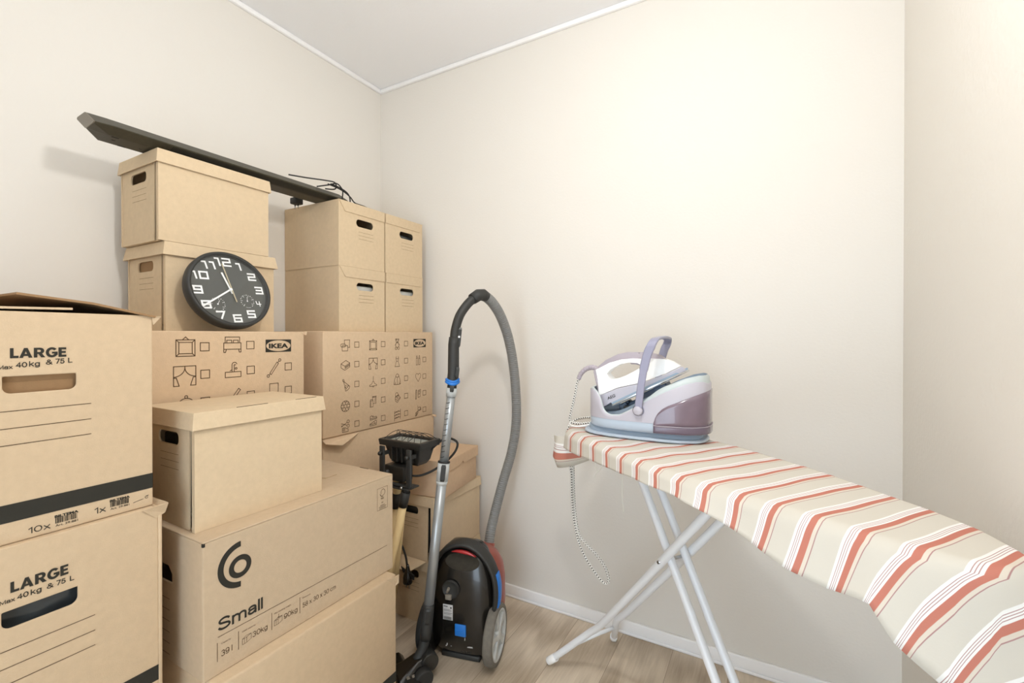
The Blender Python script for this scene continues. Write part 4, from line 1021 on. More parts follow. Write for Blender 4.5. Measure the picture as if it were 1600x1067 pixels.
# tube, grip and hose: points measured along the tube
w0 = V3((.792,-.573,.135)); w1 = V3((.8395,-.479,1.02))
def wp(f): return w0.lerp(w1, f)
def along(f0, f1, r0, r1=None, n=22):
    m_ = MB(); m_.tube([wp(f0), wp(f1)], [r0, r0 if r1 is None else r1], n); return m_
wb(along(.105,.60,.0176), 'lower_tube', M['wand_silver'], t)
cl = along(.585,.60,.0180,.0212); cl.tube([wp(.60),wp(.672)], .0212, 22); wb(cl, 'tube_collar', M['silver_plastic'], t)
sb = MB(); mm = MB()
def wbox(f0, f1, hw, out, dep, m_, name):
    d = (w1-w0).normalized(); view = V3((.62,-.785,0)); view = (view-d*view.dot(d)).normalized(); sd = d.cross(view).normalized()
    m_.loft([[wp(f)+sd*(a*hw*k)+view*b for a, b in ((-1,out),(1,out),(1,out+dep*k),(-1,out+dep*k))] for f, k in ((f0,.75),(f0+.008,1),(f1-.008,1),(f1,.75))], True, True, smooth=False)
    m_.v = [p for p in m_.v]; return m_
bx = MB(); d_ = (w1-w0).normalized(); sd_ = V3((-.86,-.5,0))
wb(wbox(.603,.668,.0085,.017,.009,MB(),''), 'slide_button', M['matte_black'], t)
ring = MB(); ring.tube([wp(.672),wp(.677)], .0217, 22); wb(ring, 'seal_ring', M['rubber'], t)
wb(along(.672,.955,.0158), 'upper_tube', M['wand_silver'], t)
tk = MB(); view = V3((.62,-.785,0)); sdv = V3((-.785,-.62,0))
for i in range(11):
    p = wp(.70+i*.0215)
    a0 = -2
    tk.tube([p+(view*math.cos(a)+sdv*math.sin(a))*.0156+V3((0,0,-.004*math.sin((a-.1)*1.6))) for a in [math.radians(8+9*k) for k in range(7)]], .0013, 6)
wb(tk, 'height_notches', M['matte_black'], t)
wb(along(.935,.97,.0185,.0200), 'tube_top', M['silver_plastic'], t)
ub = along(.968,.982,.0170); wb(ub, 'tube_socket', M['matte_black'], t)
wb(wbox(.955,.985,.0075,.016,.009,MB(),''), 'release_button', M['matte_black'], t)
rg_ = MB(); bpts = [wp(.992)+(V3((1,0,0))*math.cos(a)+V3((0,1,0))*math.sin(a))*.0215+V3((0,0,.004*math.sin(a*2))) for a in [2*PI*k/24 for k in range(25)]]
rg_.tube(bpts, .0062, 8); rg_.tube([p+V3((0,0,.008)) for p in bpts], .005, 8); wb(rg_, 'blue_ring', M['blue'], t)
sleeve = MB(); sleeve.tube([wp(.985), wp(1.0), wp(1.03), (.8405,-.474,1.15), (.841,-.471,1.175)], [.0185,.0205,.0205,.0198,.0190], 24); wb(sleeve, 'grip_sleeve', M['matte_black'], t)
gp = [(.841,-.471,1.165),(.843,-.466,1.205),(.852,-.452,1.255),(.868,-.425,1.298),(.881,-.398,1.322),(.887,-.38,1.332)]
gs = MB(); gs.tube(spline(gp, 6), [.0165]*24+[.0170]*7, 22); wb(gs, 'curved_grip', M['matte_black'], t)
ej = MB(); ej.tube([(.876,-.408,1.316),(.887,-.383,1.333),(.893,-.362,1.335),(.897,-.345,1.328)], [.0205,.0225,.0225,.020], 22); wb(ej, 'hose_joint', M['matte_black'], t)
sw = wbox(1.135,1.215,.0075,.013,.008,MB(),'')
sw.v = [p+V3((.0,.010,0)) for p in sw.v]; so = wb(sw, 'grip_switch', M['black_plastic'], t)
lp = MB(); lp.lathe([(.0005,-.0005),(.0035,.0),(.004,.003)], (0,0,0), 'Z', 12); 
lp = MB(); d = V3((.62,-.785,0)); c_ = wp(1.178)+V3((0,.010,0))+d*.0205; lp.tube([c_, c_+d*.0015], .0038, 12); lp.v = [p-t.location for p in lp.v]; lp.build('indicator', M['white_plastic'], so)
b2 = wbox(1.015,1.055,.006,.018,.008,MB(),''); b2.v = [p+V3((.012,.006,0)) for p in b2.v]; wb(b2, 'grip_button', M['matte_black'], t)
hp_ = spline([(.897,-.345,1.328),(.903,-.31,1.308),(.908,-.26,1.262),(.912,-.21,1.185),(.914,-.172,1.085),(.917,-.15,.955),(.915,-.143,.82),(.898,-.15,.70),(.872,-.176,.579),(.856,-.215,.459),(.860,-.255,.395),(.868,-.283,.345)], 26)
L_ = [0]
for a, b in zip(hp_, hp_[1:]): L_.append(L_[-1]+(b-a).length)
nseg = 640; fine = []; rad = []; j = 0
for i in range(nseg+1):
    d = L_[-1]*i/nseg
    while j < len(L_)-2 and L_[j+1] < d: j += 1
    f = (d-L_[j])/max(1e-9, L_[j+1]-L_[j]); fine.append(hp_[j].lerp(hp_[j+1], f)); rad.append(.0192+.0011*math.sin(2*PI*d/.0082))
hs = MB(); hs.tube(fine, rad, 22); wb(hs, 'hose', M['hose_grey'], t)
hc = MB(); hc.tube([(.8655,-.275,.360),(.870,-.290,.325)], .0225, 22); wb(hc, 'hose_connector', M['red_faded'], t)
# lower elbow and floor head
el = MB(); el.tube([wp(.125), wp(.06), wp(.02), wp(-.01)], [.0195,.0205,.020,.0185], 22); el.tube(spline([wp(-.01), wp(-.045)+V3((-.004,-.004,0)), wp(-.085)+V3((-.012,-.016,.004))], 5), .0172, 22); wb(el, 'elbow', M['matte_black'], t)
wb(wbox(.055,.115,.008,.014,.010,MB(),''), 'elbow_latch', M['black_plastic'], t)
hx = V3((.86,-.51,0)).normalized(); hy = V3((-.51,-.86,0)).normalized(); hz = V3((0,0,1)); hc0 = V3((.764,-.622,0))
HM = Matrix((( hx.x, hy.x, 0, hc0.x),( hx.y, hy.y, 0, hc0.y),(0,0,1,0),(0,0,0,1)))
nk = MB(); nk.loft([[HM @ V3((w*x, y, z0_+h*zz)) for x, zz in ((-1,0),(-1,.7),(-.7,1),(.7,1),(1,.7),(1,0))] for y, w, z0_, h in ((-.075,.022,.03,.045),(-.06,.03,.02,.062),(-.02,.036,.012,.062),(.02,.045,.01,.045),(.05,.06,.008,.036))], True, True, smooth=False)
wb(nk, 'nozzle_neck', M['gloss_black'], t, bevel=.004)
jn = MB(); jn.tube([HM @ V3((-.036,-.062,.062)), HM @ V3((.036,-.062,.062))], .030, 24); wb(jn, 'swivel_joint', M['black_plastic'], t, bevel=.003)
nw = MB(); nw.tube([HM @ V3((.040,-.03,.036)), HM @ V3((.045,-.03,.036)), HM @ V3((.067,-.03,.036)), HM @ V3((.072,-.03,.036))], [.026,.031,.031,.027], 26); wb(nw, 'nozzle_wheel', M['rubber'], t)
nh = MB(); nh.loft([[HM @ V3((x, y, z)) for y, z in ((.01,.002),(-.012,.016),(.005,.034),(.035,.038),(.06,.03),(.072,.012),(.068,.002))] for x in (-.115,-.108,.108,.115)], True, True, smooth=False)
nh.v = [p for p in nh.v]; wb(nh, 'nozzle_head', M['gloss_black'], t, bevel=.004)
pd = MB(); pd.bbox((.035,-.012,.036),(.098,.03,.047), .004, HM); wb(pd, 'foot_pedal', M['black_plastic'], t)
pm = MB()
for y in (-.004,.014): pm.bbox((.036,y,.0465),(.052,y+.010,.0482), .0008, HM)
wb(pm, 'pedal_marks', M['grey_cap'], t)
P = Print(); P.text('PHILIPS', 0, 0, .030, .005, bold=.02); P.build('nozzle_lettering', M['grey_cap'], t, (HM @ V3((-.030,.034,.0465)))-t.location, hx, -hy, hz, .001)
# ------------------------------------------------------------------ ironing board
AX = V3((.8107,-.5855,0)); PP = V3((.5855,.8107,0)); UPZ = V3((0,0,1))
def st(s, t_, z): return AX*s+PP*t_+UPZ*z
t = thing('ironing_board', 'white-legged ironing board with a red and cream striped cotton cover', 'ironing board', st(1.62,.56,0))
HB = .872
NEAR = [(1.205,.50),(1.215,.455),(1.235,.415),(1.27,.388),(1.33,.375),(1.5,.366),(1.7,.352),(1.82,.356),(1.9,.368),(1.98,.376),(2.05,.382),(2.11,.396),(2.18,.404),(2.24,.418),(2.27,.44),(2.29,.47),(2.295,.495)]
FAR = [(1.205,.60),(1.215,.65),(1.235,.685),(1.27,.71),(1.33,.72),(1.5,.722),(1.66,.716),(1.8,.706),(1.93,.682),(2.0,.668),(2.07,.645),(2.13,.625),(2.2,.597),(2.25,.56),(2.275,.535),(2.29,.51),(2.295,.495)]
NS = 150
ss = []
for i in range(NS+1):
    f = i/NS
    ss.append(1.205+(2.295-1.205)*(.5-.5*math.cos(PI*f) if f < .06 or f > .94 else f) if False else 1.205+1.09*(f+.0-math.sin(4*PI*f)*.02*0))
NT = 26
rnd = random.Random(11)
def ripple(s, tt):
    k = max(0, 1-(s-1.25)/.75)
    return .0016*k*math.sin(tt*52+s*9)+.0008*math.sin(s*31+tt*18)
def swob(s, tt):
    k = .3+.7*max(0, 1-(s-1.3)/.7)
    return k*(.0035*math.sin(tt*44+s*7)+.002*math.sin(tt*21+1+s*17))
cv = MB(); stripe = {}
def cvv(p, sv):
    cv.v.append(p); stripe[len(cv.v)-1] = (sv-1.659)/PITCH+.5796; return len(cv.v)-1
grid = []
for s in ss:
    n_, f_ = lerp_tab(NEAR, s), lerp_tab(FAR, s); row = []
    for k in range(NT+1):
        e = k/NT; tt = n_+(f_-n_)*e
        # soft shoulder towards both edges
        d = min(tt-n_, f_-tt); sh = .012*max(0, 1-d/.022)**2
        endd = min(s-1.205, 2.295-s); sh += .006*max(0, 1-endd/.02)**2
        row.append(cvv(st(s, tt, HB+.0035-sh+ripple(s, tt)), s+swob(s, tt)))
    grid.append(row)
for i in range(NS):
    for k in range(NT): cv.f.append([grid[i][k], grid[i+1][k], grid[i+1][k+1], grid[i][k+1]]); cv.smooth.append(True)
# skirt all round: outset o and drop d along the near edge
SK_O = [(1.2,.004),(1.6,.005),(1.8,.014),(1.9,.022),(2.0,.030),(2.295,.034)]
SK_D = [(1.2,.045),(1.3,.045),(1.5,.040),(1.7,.031),(1.8,.026),(1.87,.034),(1.92,.044),(1.98,.058),(2.04,.073),(2.10,.080),(2.14,.074),(2.157,.074),(2.172,.095),(2.187,.116),(2.211,.134),(2.236,.151),(2.265,.162),(2.295,.17)]
SK_L = [(1.2,0),(1.8,-.012),(1.9,-.012),(1.98,.0),(2.05,.006),(2.1,.008),(2.14,.02),(2.17,.042),(2.19,.06),(2.21,.077),(2.236,.084),(2.265,.11),(2.295,.165)]
loop = [(i, 0) for i in range(NS+1)]
NK = 9
def skirt(idx, side):
    rows = []
    for i in idx:
        s = ss[i]; n_, f_ = lerp_tab(NEAR, s), lerp_tab(FAR, s)
        col = [grid[i][0 if side < 0 else NT]]
        tt = n_ if side < 0 else f_
        o = lerp_tab(SK_O, s) if side < 0 else .006+.012*max(0, (s-1.9)/.4); d = lerp_tab(SK_D, s) if side < 0 else .055+.03*max(0, (s-1.9)/.4)
        base = cv.v[col[0]]
        # outward direction in plan
        i0, i1 = max(0, i-2), min(NS, i+2)
        tab = NEAR if side < 0 else FAR
        ds, dt = ss[i1]-ss[i0], lerp_tab(tab, ss[i1])-lerp_tab(tab, ss[i0])
        L = math.hypot(ds, dt); nx, nt_2 = (dt/L, -ds/L) if side < 0 else (-dt/L, ds/L)
        if s > 1.3 and s < 2.275: nx *= .1; nt_2 = -1 if side < 0 else 1
        for k in range(1, NK+1):
            e = k/NK
            wv = .0045*math.sin(s*38)*e+.006*math.sin(s*21+1)*e if s > 1.75 else .002*math.sin(s*60)*e
            oo = o*(.55*e+.45*e*e)+.0025*math.sin(min(1, e*4)*PI/2)+wv*(.6 if side < 0 else .3)
            dd = d*(e**1.15)
            p = base+AX*(nx*oo)+PP*(nt_2*oo)-UPZ*dd
            col.append(cvv(p, s+swob(s, tt)*(1-e)+(lerp_tab(SK_L, s)*e if side < 0 else nx*dd*.6)))
        rows.append(col)
    for a, b in zip(rows, rows[1:]):
        for k in range(NK): cv.f.append([a[k], a[k+1], b[k+1], b[k]]); cv.smooth.append(True)
    return rows
rn = skirt(range(NS+1), -1); rf = skirt(range(NS+1), 1)
# square end
def endskirt(i, s0, sgn, drop):
    rows = []
    for k in range(NT+1):
        col = [grid[i][k]]; base = cv.v[col[0]]; e0 = k/NT
        for j in range(1, NK+1):
            e = j/NK
            a, b = (rn[0 if sgn < 0 else -1][j], rf[0 if sgn < 0 else -1][j])
            if k == 0: col.append(a)
            elif k == NT: col.append(b)
            else:
                mid = cv.v[a].lerp(cv.v[b], e0)
                w = math.sin(PI*e0)
                dz = drop*e
                p = mid.lerp(base+AX*(sgn*(.004+.012*e))-UPZ*dz, min(1, w*1.4))
                col.append(cvv(p, s0+sgn*dz*min(1, w*1.4)+(lerp_tab(SK_L, s0)*e*(1-min(1, w*1.4)) if sgn > 0 else 0)))
        rows.append(col)
    for a, b in zip(rows, rows[1:]):
        for k in range(NK): cv.f.append([a[k], a[k+1], b[k+1], b[k]]); cv.smooth.append(True)
endskirt(0, ss[0], -1, .05); endskirt(NS, ss[-1], 1, .165)
off = t.location
cv.v = [p-off for p in cv.v]
co = cv.build('cover', M['cloth'], t, shade=True)
set_attr(co, 'stripe', stripe, 'FLOAT')
md = co.modifiers.new('solid', 'SOLIDIFY'); md.thickness = .0015; md.offset = -1
# folded cloth hanging under the square end
fl = MB(); sv = {}
A = [(1.166,-.318,.828),(1.190,-.352,.834),(1.22,-.362,.836),(1.262,-.357,.830),(1.312,-.333,.812)]
B = [(1.168,-.312,.775),(1.176,-.35,.762),(1.20,-.365,.758),(1.255,-.36,.768),(1.318,-.335,.780)]
Cc = [(1.180,-.308,.722),(1.19,-.345,.724),(1.215,-.36,.729),(1.26,-.355,.742),(1.318,-.333,.768)]
for r_, row in enumerate((A, [tuple((a+b)/2 for a, b in zip(p, q)) for p, q in zip(A, B)], B, Cc)):
    for p in spline(row, 6): fl.v.append(V3(p)-off); sv[len(fl.v)-1] = [.05,.40,.62,1.05][r_]
n = len(fl.v)//4
for r_ in range(3):
    for k in range(n-1): fl.f.append([r_*n+k, r_*n+k+1, (r_+1)*n+k+1, (r_+1)*n+k]); fl.smooth.append(True)
fo = fl.build('hanging_hem', M['cloth'], t, solid=.002); set_attr(fo, 'stripe', sv, 'FLOAT')
# board plate
bp = MB(); 
out = [(s, lerp_tab(NEAR, s)+.004) for s in ss[1:-1:3]]+[(s, lerp_tab(FAR, s)-.004) for s in ss[1:-1:3]][::-1]
bp.loft([[st(s, q_, HB-.030)-off for s, q_ in out], [st(s, q_, HB-.012)-off for s, q_ in out]], True, True, smooth=False)
bp.build('board', M['white_metal'], t)
# legs
rT = .0115
def leg(pts, cap_at=None, name='leg'):
    m_ = MB(); m_.tube([p-off for p in spline([st(*p) for p in pts], 8)], rT, 16)
    o = m_.build(name, M['white_metal'], t)
    return o
fz = .0125
A1 = leg([(1.112,.4145,fz),(1.155,.443,.063),(1.197,.4715,.114),(1.242,.501,.168),(1.30,.509,.228),(1.45,.509,.406),(1.6,.509,.588),(1.81,.509,.842)])
A2 = leg([(1.108,.7035,fz),(1.18,.655,.095),(1.245,.613,.182),(1.30,.609,.240),(1.45,.609,.415),(1.6,.609,.590),(1.81,.609,.842)])
B1 = leg([(1.41,.531,.842),(1.618,.531,.520),(1.74,.531,.332),(1.86,.531,.15),(1.90,.505,.09),(1.945,.43,fz)])
B2 = leg([(1.41,.587,.842),(1.618,.587,.516),(1.74,.587,.328),(1.86,.587,.15),(1.90,.615,.09),(1.945,.69,fz)])
for lg, p, q in ((A1,(1.112,.4145,fz),(1.135,.431,.037)),(A2,(1.108,.7035,fz),(1.13,.688,.039)),(B1,(1.945,.43,fz),(1.93,.457,.036)),(B2,(1.945,.69,fz),(1.93,.663,.036))):
    m_ = MB(); a, b = st(*p), st(*q); m_.tube([a-(b-a)*.08-off, a-off, b-off], [.011,.0142,.0138], 16); m_.build('foot_cap', M['white_plastic'], lg)
m_ = MB(); m_.tube([st(1.20,.478,.112)-off, st(1.205,.56,.125)-off, st(1.215,.634,.137)-off], .0065, 12); m_.build('cross_brace', M['white_metal'], t)
m_ = MB(); m_.tube([st(1.578,.494,.561)-off, st(1.578,.624,.561)-off], .0045, 12); m_.build('pivot_pin', M['steel'], t)
for s_, nm in ((1.41,0),(1.81,0)):
    m_ = MB(); m_.tube([st(s_,.47,.8395)-off, st(s_,.65,.8395)-off], .009, 12); m_.build('support_bar', M['white_metal'], t)
for pts in (((1.372,-.452,.835),(1.368,-.452,.81),(1.364,-.452,.79),(1.368,-.452,.772),(1.376,-.45,.765),(1.386,-.45,.779),(1.389,-.45,.795),(1.383,-.452,.835)), ((1.376,-.45,.766),(1.366,-.449,.755),(1.361,-.448,.742)), ((1.479,-.56,.835),(1.479,-.556,.79),(1.478,-.554,.745),(1.482,-.553,.692))):
    m_ = MB(); m_.tube([p-off for p in spline(pts, 6)], .0013, 6); m_.build('drawstring', M['string'], t)

# ------------------------------------------------------------------ steam generator base
t = thing('steam_station', 'lilac and pale blue steam iron base with a smoky water tank, on the ironing board', 'steam iron base', (1.487,-.372,HB+.004))
zb = HB+.004; off = t.location
SX, SY = 1.5085, -.372
LX, LY = .176, .1015
def plan(x_off, dl, dw, z, n=96, e=2.9): return [V3(p) for p in sring(SX+x_off, SY, LX+dl, LY+dw, z, n, e)]
bs_ = MB(); bs_.loft([plan(-.012,.002,-.008,zb+.001), plan(-.012,.008,-.002,zb+.004), plan(-.012,.008,-.002,zb+.008), plan(-.012,.004,-.007,zb+.011)], True, True)
wb(bs_, 'base_tray', M['iceblue'], t)
b2 = MB(); b2.loft([plan(-.012,-.006,-.016,zb+.010), plan(-.012,-.006,-.016,zb+.026)], False, True); wb(b2, 'foot', M['recess'], t)
b3 = MB(); b3.loft([plan(0,-.010,-.012,zb+.024), plan(0,-.002,-.003,zb+.027), plan(0,.0,.0,zb+.034), plan(0,.001,.001,zb+.055), plan(0,-.003,-.003,zb+.0575)], True, True); wb(b3, 'lower_shell', M['iceblue'], t)
TOPL = [(1.33,1.016),(1.352,1.0155),(1.366,1.0085),(1.380,.990),(1.389,.960),(1.400,.947),(1.416,.942),(1.445,.945),(1.476,.962),(1.516,.987),(1.576,1.021),(1.629,1.0445),(1.66,1.052),(1.676,1.0515),(1.69,1.043)]
zl = zb+.055
ring = plan(0,0,0,0,180)
def topz(x): return lerp_tab(TOPL, x)
def shell(rg, rl):
    rows = []
    for dl, f in rl: pass
outer = plan(0,.0015,.0015,0,180); mid = plan(0,.0015,.0015,0,180); inn = plan(0,-.010,-.010,0,180); inn2 = plan(0,-.011,-.011,0,180)
sh = MB()
sh.loft([[V3((p.x,p.y,zl)) for p in outer], [V3((p.x,p.y,zl+(topz(p.x)-zl)*.5)) for p in outer], [V3((p.x,p.y,topz(p.x)-.003)) for p in outer],
         [V3((p.x+(q.x-p.x)*.3,p.y+(q.y-p.y)*.3,topz(p.x))) for p, q in zip(outer, inn)]], False, False)
wb(sh, 'upper_shell', M['lilac'], t)
FLOOR = [(1.33,.938),(1.40,.936),(1.42,.942),(1.50,.989),(1.60,1.043),(1.65,1.056),(1.69,1.058)]
rm = MB()
rm.loft([[V3((p.x+(q.x-p.x)*.3,p.y+(q.y-p.y)*.3,topz(p.x))) for p, q in zip(outer, inn)],
         [V3((p.x+(q.x-p.x)*.45,p.y+(q.y-p.y)*.45,topz(p.x)+.003+.012*max(0,min(1,(p.x-1.5)/.06)))) for p, q in zip(outer, inn)],
         [V3((q.x,q.y,topz(q.x)+.002+.015*max(0,min(1,(p.x-1.5)/.06)))) for p, q in zip(outer, inn)]], False, False)
wb(rm, 'rim', M['sage'], t)
fl = MB()
fl.loft([[V3((q.x,q.y,topz(q.x)+.002+.015*max(0,min(1,(p.x-1.5)/.06)))) for p, q in zip(outer, inn)],
         [V3((q.x,q.y,min(topz(q.x), lerp_tab(FLOOR, q.x)))) for q in inn2], [V3((SX+(q.x-SX)*.5,SY+(q.y-SY)*.62,lerp_tab(FLOOR, SX+(q.x-SX)*.5))) for q in inn2],
         [V3((SX+(q.x-SX)*.02,SY+(q.y-SY)*.02,lerp_tab(FLOOR, SX+(q.x-SX)*.02))) for q in inn2]], False, True)
wb(fl, 'iron_rest', M['recess'], t)
for x in (1.455, 1.575):
    m_ = MB(); zz = lerp_tab(FLOOR, x); m_.bbox((x-.012,-.418,zz-.012),(x+.012,-.326,zz+.004), .003); wb(m_, 'rest_pad', M['black_plastic'], t)
TANK = [(1.545,.928),(1.547,.938),(1.552,.951),(1.5585,.962),(1.570,.974),(1.585,.9835),(1.6446,1.010),(1.6866,1.0265),(1.70,1.03)]
def band(m_, zlo, zhi_f, dl, x0=1.5455, rows=6):
    rg_ = plan(0,dl,dl,0,360); sel = [p for p in rg_]
    n = len(sel); idx = [i for i in range(n) if sel[i].x >= x0]
    # reorder so that the run is continuous
    st_ = next(i for i in range(n) if sel[i].x >= x0 and sel[i-1].x < x0)
    run_ = [sel[(st_+i) % n] for i in range(len(idx))]
    run_[0] = V3((x0, run_[0].y, 0)); run_[-1] = V3((x0, run_[-1].y, 0))
    m_.loft([[V3((p.x, p.y, zlo+(zhi_f(p.x)-zlo)*r/rows)) for p in run_] for r in range(rows+1)], False, False, closed=False)
tk = MB(); band(tk, zb+.049, lambda x: lerp_tab(TANK, x), .0035); wb(tk, 'water_tank', M['tank'], t, solid=.003)
tf = MB(); band(tf, zb+.0285, lambda x: zb+.0495, .0048, rows=3); wb(tf, 'tank_foot', M['tank_foot'], t, solid=.003)
tl = MB(); band(tl, zb+.0485, lambda x: zb+.0505, .0055, rows=1); wb(tl, 'tank_seam', M['mauve'], t, solid=.003)
m_ = MB(); slab(m_, [(1.425,.930),(1.425,.9665),(1.445,.9785),(1.452,.973),(1.478,.988),(1.484,1.000),(1.565,1.042),(1.575,1.02),(1.60,1.02),(1.60,.98),(1.50,.93)], SY, lambda x, z: .03); wb(m_, 'sole_support', M['support'], t, bevel=.002)
# swinging carry handle
HP = [(1.5035,.962),(1.5065,.985),(1.5105,1.02),(1.516,1.058),(1.523,1.098),(1.5325,1.134),(1.540,1.150)]
hd = MB()
def hrow(y, x, z, w, th_): return [V3((x-w,y-th_,z+.15*w)), V3((x+w,y-th_,z-.15*w)), V3((x+w,y+th_,z-.15*w)), V3((x-w,y+th_,z+.15*w))]
yN, yF = SY-.113, SY+.113
path = []
for i, (x, z) in enumerate(spline([(a, 0, b) for a, b in HP], 4) and [(p.x, p.z) for p in spline([(a,0,b) for a, b in HP], 4)]): path.append((yN, x, z))
for k in range(1, 9):
    a = PI/2*k/8; path.append((yN+.03*(1-math.cos(a)), 1.540+.008*math.sin(a), 1.150+.022*math.sin(a)))
for k in range(1, 8): path.append((yN+.03+(yF-yN-.06)*k/8, 1.548+.002*math.sin(PI*k/8), 1.172+.004*math.sin(PI*k/8)))
path += [(2*SY-y, x, z) for y, x, z in path[::-1][7:]]
rings = []
for i, (y, x, z) in enumerate(path):
    a = path[max(0,i-1)]; b = path[min(len(path)-1,i+1)]
    T = V3((b[1]-a[1], b[0]-a[0], b[2]-a[2])).normalized(); Xd = V3((.95,0,.1)); Xd = (Xd-T*Xd.dot(T)).normalized(); Nd = T.cross(Xd)
    w = .0105 if i < len(path)*.2 or i > len(path)*.8 else .0125
    c_ = V3((x, y, z)); rings.append([c_+Xd*(w*p)+Nd*(.0042*q_) for p, q_ in ((-1,-.5),(-.8,-1),(.8,-1),(1,-.5),(1,.5),(.8,1),(-.8,1),(-1,.5))])
hd.loft(rings, True, True, smooth=False); wb(hd, 'carry_handle', M['lilac_deep'], t, bevel=.001)
for y, d in ((yN-.004,-1),(yF+.004,1)):
    m_ = MB(); m_.lathe([(.0005,d*.0035),(.0095,d*.0025),(.0125,d*.0005),(.0135,-d*.002),(.0135,-d*.011)], (1.5035,y,.966), 'Y', 28); wb(m_, 'pivot_boss', M['lilac'], t)
for y in (yN, yF):
    m_ = MB(); m_.lathe([(.0158,-.004),(.0165,0),(.0158,.004),(.001,.004)], (1.5035,y+(.008 if y < SY else -.008),.966), 'Y', 28); wb(m_, 'pivot_mount', M['lilac_deep'], t)

# ------------------------------------------------------------------ the iron
t = thing('steam_iron', 'white and lilac steam iron with a woven black and white cord, resting on its base', 'iron', (1.49,-.372,.985))
off = t.location; Yc = -.372
WHITE = [(1.345,1.072),(1.3545,1.0765),(1.39,1.0954),(1.4291,1.1073),(1.465,1.1114),(1.4928,1.1105),(1.5177,1.1125),(1.5564,1.1119),(1.5800,1.1040),(1.604,1.0914),(1.5626,1.0681),(1.5064,1.0449),(1.4827,1.0361),(1.4247,1.0209),(1.3637,.9921),(1.3552,1.0269)]
HOLE = [(1.3825,1.0608),(1.3948,1.0746),(1.4246,1.0915),(1.4517,1.0978),(1.4783,1.0972),(1.4895,1.0913),(1.488,1.0827),(1.4472,1.0587),(1.4155,1.0461),(1.3992,1.0433),(1.39,1.0495)]
SKIRT = [(1.3595,.9893),(1.4247,1.0195),(1.4827,1.0345),(1.5064,1.0433),(1.5626,1.0665),(1.606,1.0900),(1.6198,1.0785),(1.6078,1.071),(1.5018,1.0122),(1.4156,.9679),(1.4034,.973),(1.3772,.9549),(1.368,.9705)]
TOP = [(1.3545,1.0765),(1.39,1.0954),(1.4291,1.1073),(1.465,1.1114),(1.4928,1.1105),(1.5177,1.1125),(1.5564,1.1119),(1.5459,1.121),(1.5082,1.1319),(1.4804,1.1300),(1.4449,1.13),(1.4155,1.1228),(1.3783,1.1038),(1.353,1.0821)]
def wid(w0_, w1_, x0=1.36, x1=1.62): return lambda x, z: w0_+(w1_-w0_)*max(0, min(1, (x-x0)/(x1-x0)))**2.2
def sbuild(name, poly, wf, m_, holes=(), bev=.0025, **k):
    b_ = MB(); slab(b_, poly, Yc, wf, holes); return wb(b_, name, m_, t, bevel=bev, sharp=.7, **k)
sbuild('skirt', SKIRT, wid(.050,.006), M['lilac'])
def wwf(x, z):
    low = lerp_tab([(1.35,.985),(1.4247,1.0209),(1.5064,1.0449),(1.604,1.0914)], x)
    k = max(0, min(1, (z-low)/.055)); base = .047+(.006-.047)*max(0, min(1, (x-1.36)/.25))**2.2
    return base+(min(base,.021)-base)*(k**.7)
sbuild('shell', WHITE, wwf, M['white_plastic'], [HOLE], .002)
sbuild('grip_top', TOP, lambda x, z: .020-.006*max(0, min(1, (z-1.11)/.02)), M['mauve'], (), .003)
m_ = MB(); slab(m_, [(1.481,1.1285),(1.495,1.1305),(1.503,1.1365),(1.513,1.135),(1.516,1.131),(1.506,1.126)], Yc, lambda x, z: .011); wb(m_, 'steam_button', M['white_plastic'], t, bevel=.002)
m_ = MB(); slab(m_, [(1.452,1.098),(1.458,1.0925),(1.471,1.0925),(1.484,1.0895),(1.478,1.0965),(1.465,1.0995)], Yc, lambda x, z: .010); wb(m_, 'trigger', M['mauve'], t)
m_ = MB(); slab(m_, [(1.343,1.073),(1.3552,1.0275),(1.362,1.000),(1.3637,.9935),(1.356,.993),(1.349,1.026),(1.3395,1.066)], Yc, lambda x, z: .026); wb(m_, 'heel', M['mauve'], t, bevel=.002)
# sole plate
so = MB()
d = V3((.2184,0,.115)).normalized(); nrm = V3((-d.z,0,d.x))
p0 = V3((1.412,Yc,.963)); Ls = .243
def solering(off_, sc):
    r = []
    for k in range(33):
        f = k/32; w = .052*(1-f**2.6)*sc+.0005; r.append(p0+d*(Ls*f)+V3((0,-w,0))+nrm*off_)
    for k in range(31, -1, -1):
        f = k/32; w = .052*(1-f**2.6)*sc+.0005; r.append(p0+d*(Ls*f)+V3((0,w,0))+nrm*off_)
    return r
so.loft([solering(.0,.96), solering(.0025,1.0), solering(.006,1.0)], True, True, smooth=False); wb(so, 'sole_plate', M['steel'], t)
s2 = MB(); s2.loft([solering(.0065,.93), solering(.0125,.93)], True, True, smooth=False); wb(s2, 'heat_shield', M['recess'], t)
P = Print(); P.text('AEG', 0, 0, .0265, .0085, bold=.01)
f0 = V3((1.3955,Yc-.0508,.9822)); ud = V3((.0285,.0012,.0133)).normalized(); vd = V3((-.30,0,1)).normalized()
P.build('lettering', M['ink'], t, f0-off, ud, vd, (0,-1,0), .0006)
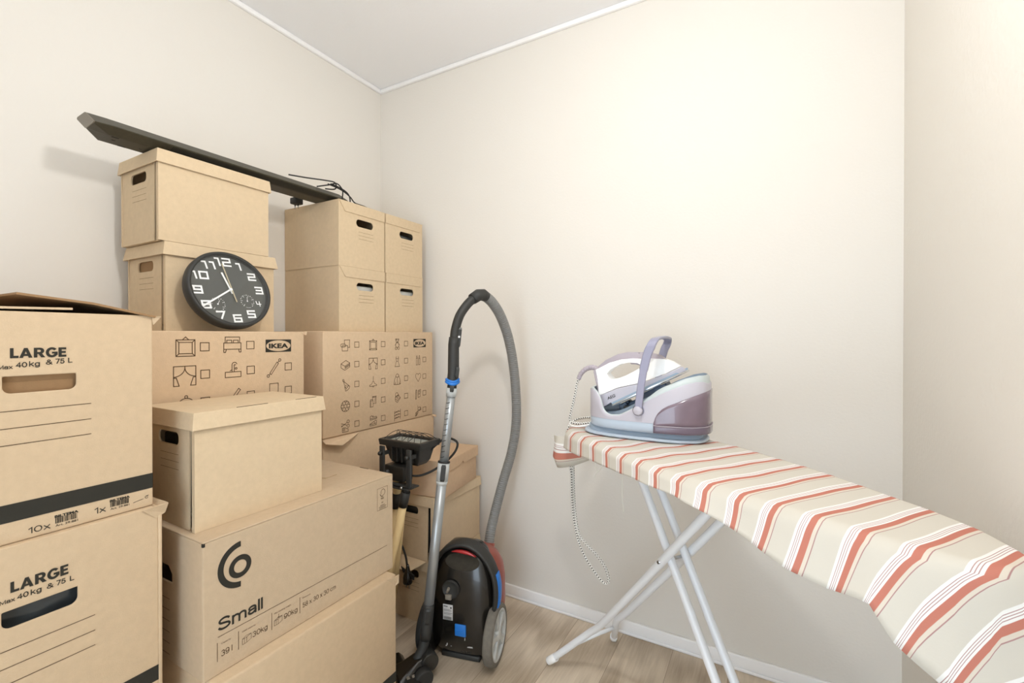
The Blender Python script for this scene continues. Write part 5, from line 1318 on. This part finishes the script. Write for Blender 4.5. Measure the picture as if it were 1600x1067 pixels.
# cord
bt = MB(); bpts = spline([(1.347,Yc,1.070),(1.330,Yc,1.0775),(1.308,Yc,1.073),(1.289,Yc,1.057),(1.279,Yc,1.037)], 10)
bt.tube(bpts, [.0085-.0018*i/len(bpts)+(.0009 if (i//2) % 2 else 0) for i in range(len(bpts))], 14); wb(bt, 'cord_boot', M['mauve'], t)
cpts = [(1.283,Yc,1.045),(1.274,Yc,1.022),(1.267,Yc,.987),(1.259,-.370,.955),(1.250,-.368,.920),(1.246,-.366,.902),(1.253,-.365,.890),(1.275,-.366,.8865),(1.310,-.368,.893),(1.335,-.37,.900)]
uvs = {}; cm = MB(); cm.tube(spline(cpts, 12), .0042, 10, uv=uvs); cm.v = [p-off for p in cm.v]
o = cm.build('cord', M['cord'], t, recalc=False); set_attr(o, 'cord_uv', uvs, 'FLOAT_VECTOR')
hpts = [(1.322,-.280,.905),(1.29,-.262,.893),(1.255,-.255,.888),(1.222,-.262,.876),(1.205,-.285,.85),(1.205,-.300,.80),(1.222,-.318,.75),(1.236,-.328,.70),(1.2375,-.33,.638),(1.245,-.33,.55),(1.266,-.33,.467),(1.300,-.33,.409),(1.341,-.33,.365),(1.360,-.33,.356),(1.370,-.33,.372),(1.358,-.33,.41),(1.325,-.33,.447),(1.290,-.328,.472),(1.264,-.326,.497),(1.250,-.324,.56),(1.243,-.322,.64),(1.240,-.320,.72),(1.240,-.318,.775)]
uvs = {}; cm = MB(); cm.tube(spline(hpts, 12), .0044, 10, uv=uvs); cm.v = [p-off for p in cm.v]
o = cm.build('cord', M['cord'], t, recalc=False); set_attr(o, 'cord_uv', uvs, 'FLOAT_VECTOR')
m_ = MB(); m_.tube(spline([(1.325,-.392,.893),(1.29,-.405,.886),(1.262,-.395,.885),(1.250,-.372,.888),(1.262,-.355,.887),(1.30,-.36,.888)], 8), .0028, 8); wb(m_, 'power_cable', M['white_plastic'], t)

# ------------------------------------------------------------------ light and camera
WORLD = 5.0; LPOS = (1.54,-1.25,2.03); LPOW = 21.5
w = bpy.data.worlds.new('room_daylight'); S.world = w; w.use_nodes = True
w.node_tree.nodes['Background'].inputs[0].default_value = (.74, .87, 1.0, 1)
w.node_tree.nodes['Background'].inputs[1].default_value = WORLD
def lamp(name, loc, energy, rad, col):
    l = bpy.data.lights.new(name, 'POINT'); l.energy = energy; l.shadow_soft_size = rad; l.color = col
    o = bpy.data.objects.new(name, l); COL.objects.link(o); o.location = loc; return o
lamp('ceiling_lamp', LPOS, LPOW, .055, (1, .985, .965))
cam = bpy.data.cameras.new('camera'); cam.sensor_width = 36; cam.lens = 714.64/1600*36
cam.shift_y = -5.32/1600; cam.clip_start = .02
co = bpy.data.objects.new('camera', cam); COL.objects.link(co)
co.location = (1.8353,-1.8066,1.1811); co.rotation_euler = (PI/2-.0050008, 0, .514352)
S.camera = co
vs = S.view_settings; vs.view_transform = 'Standard'; vs.look = 'None'; vs.exposure = .16; vs.gamma = 1; vs.use_curve_mapping = False
S.cycles.use_denoising = True
S.cycles.max_bounces = 8; S.cycles.diffuse_bounces = 6
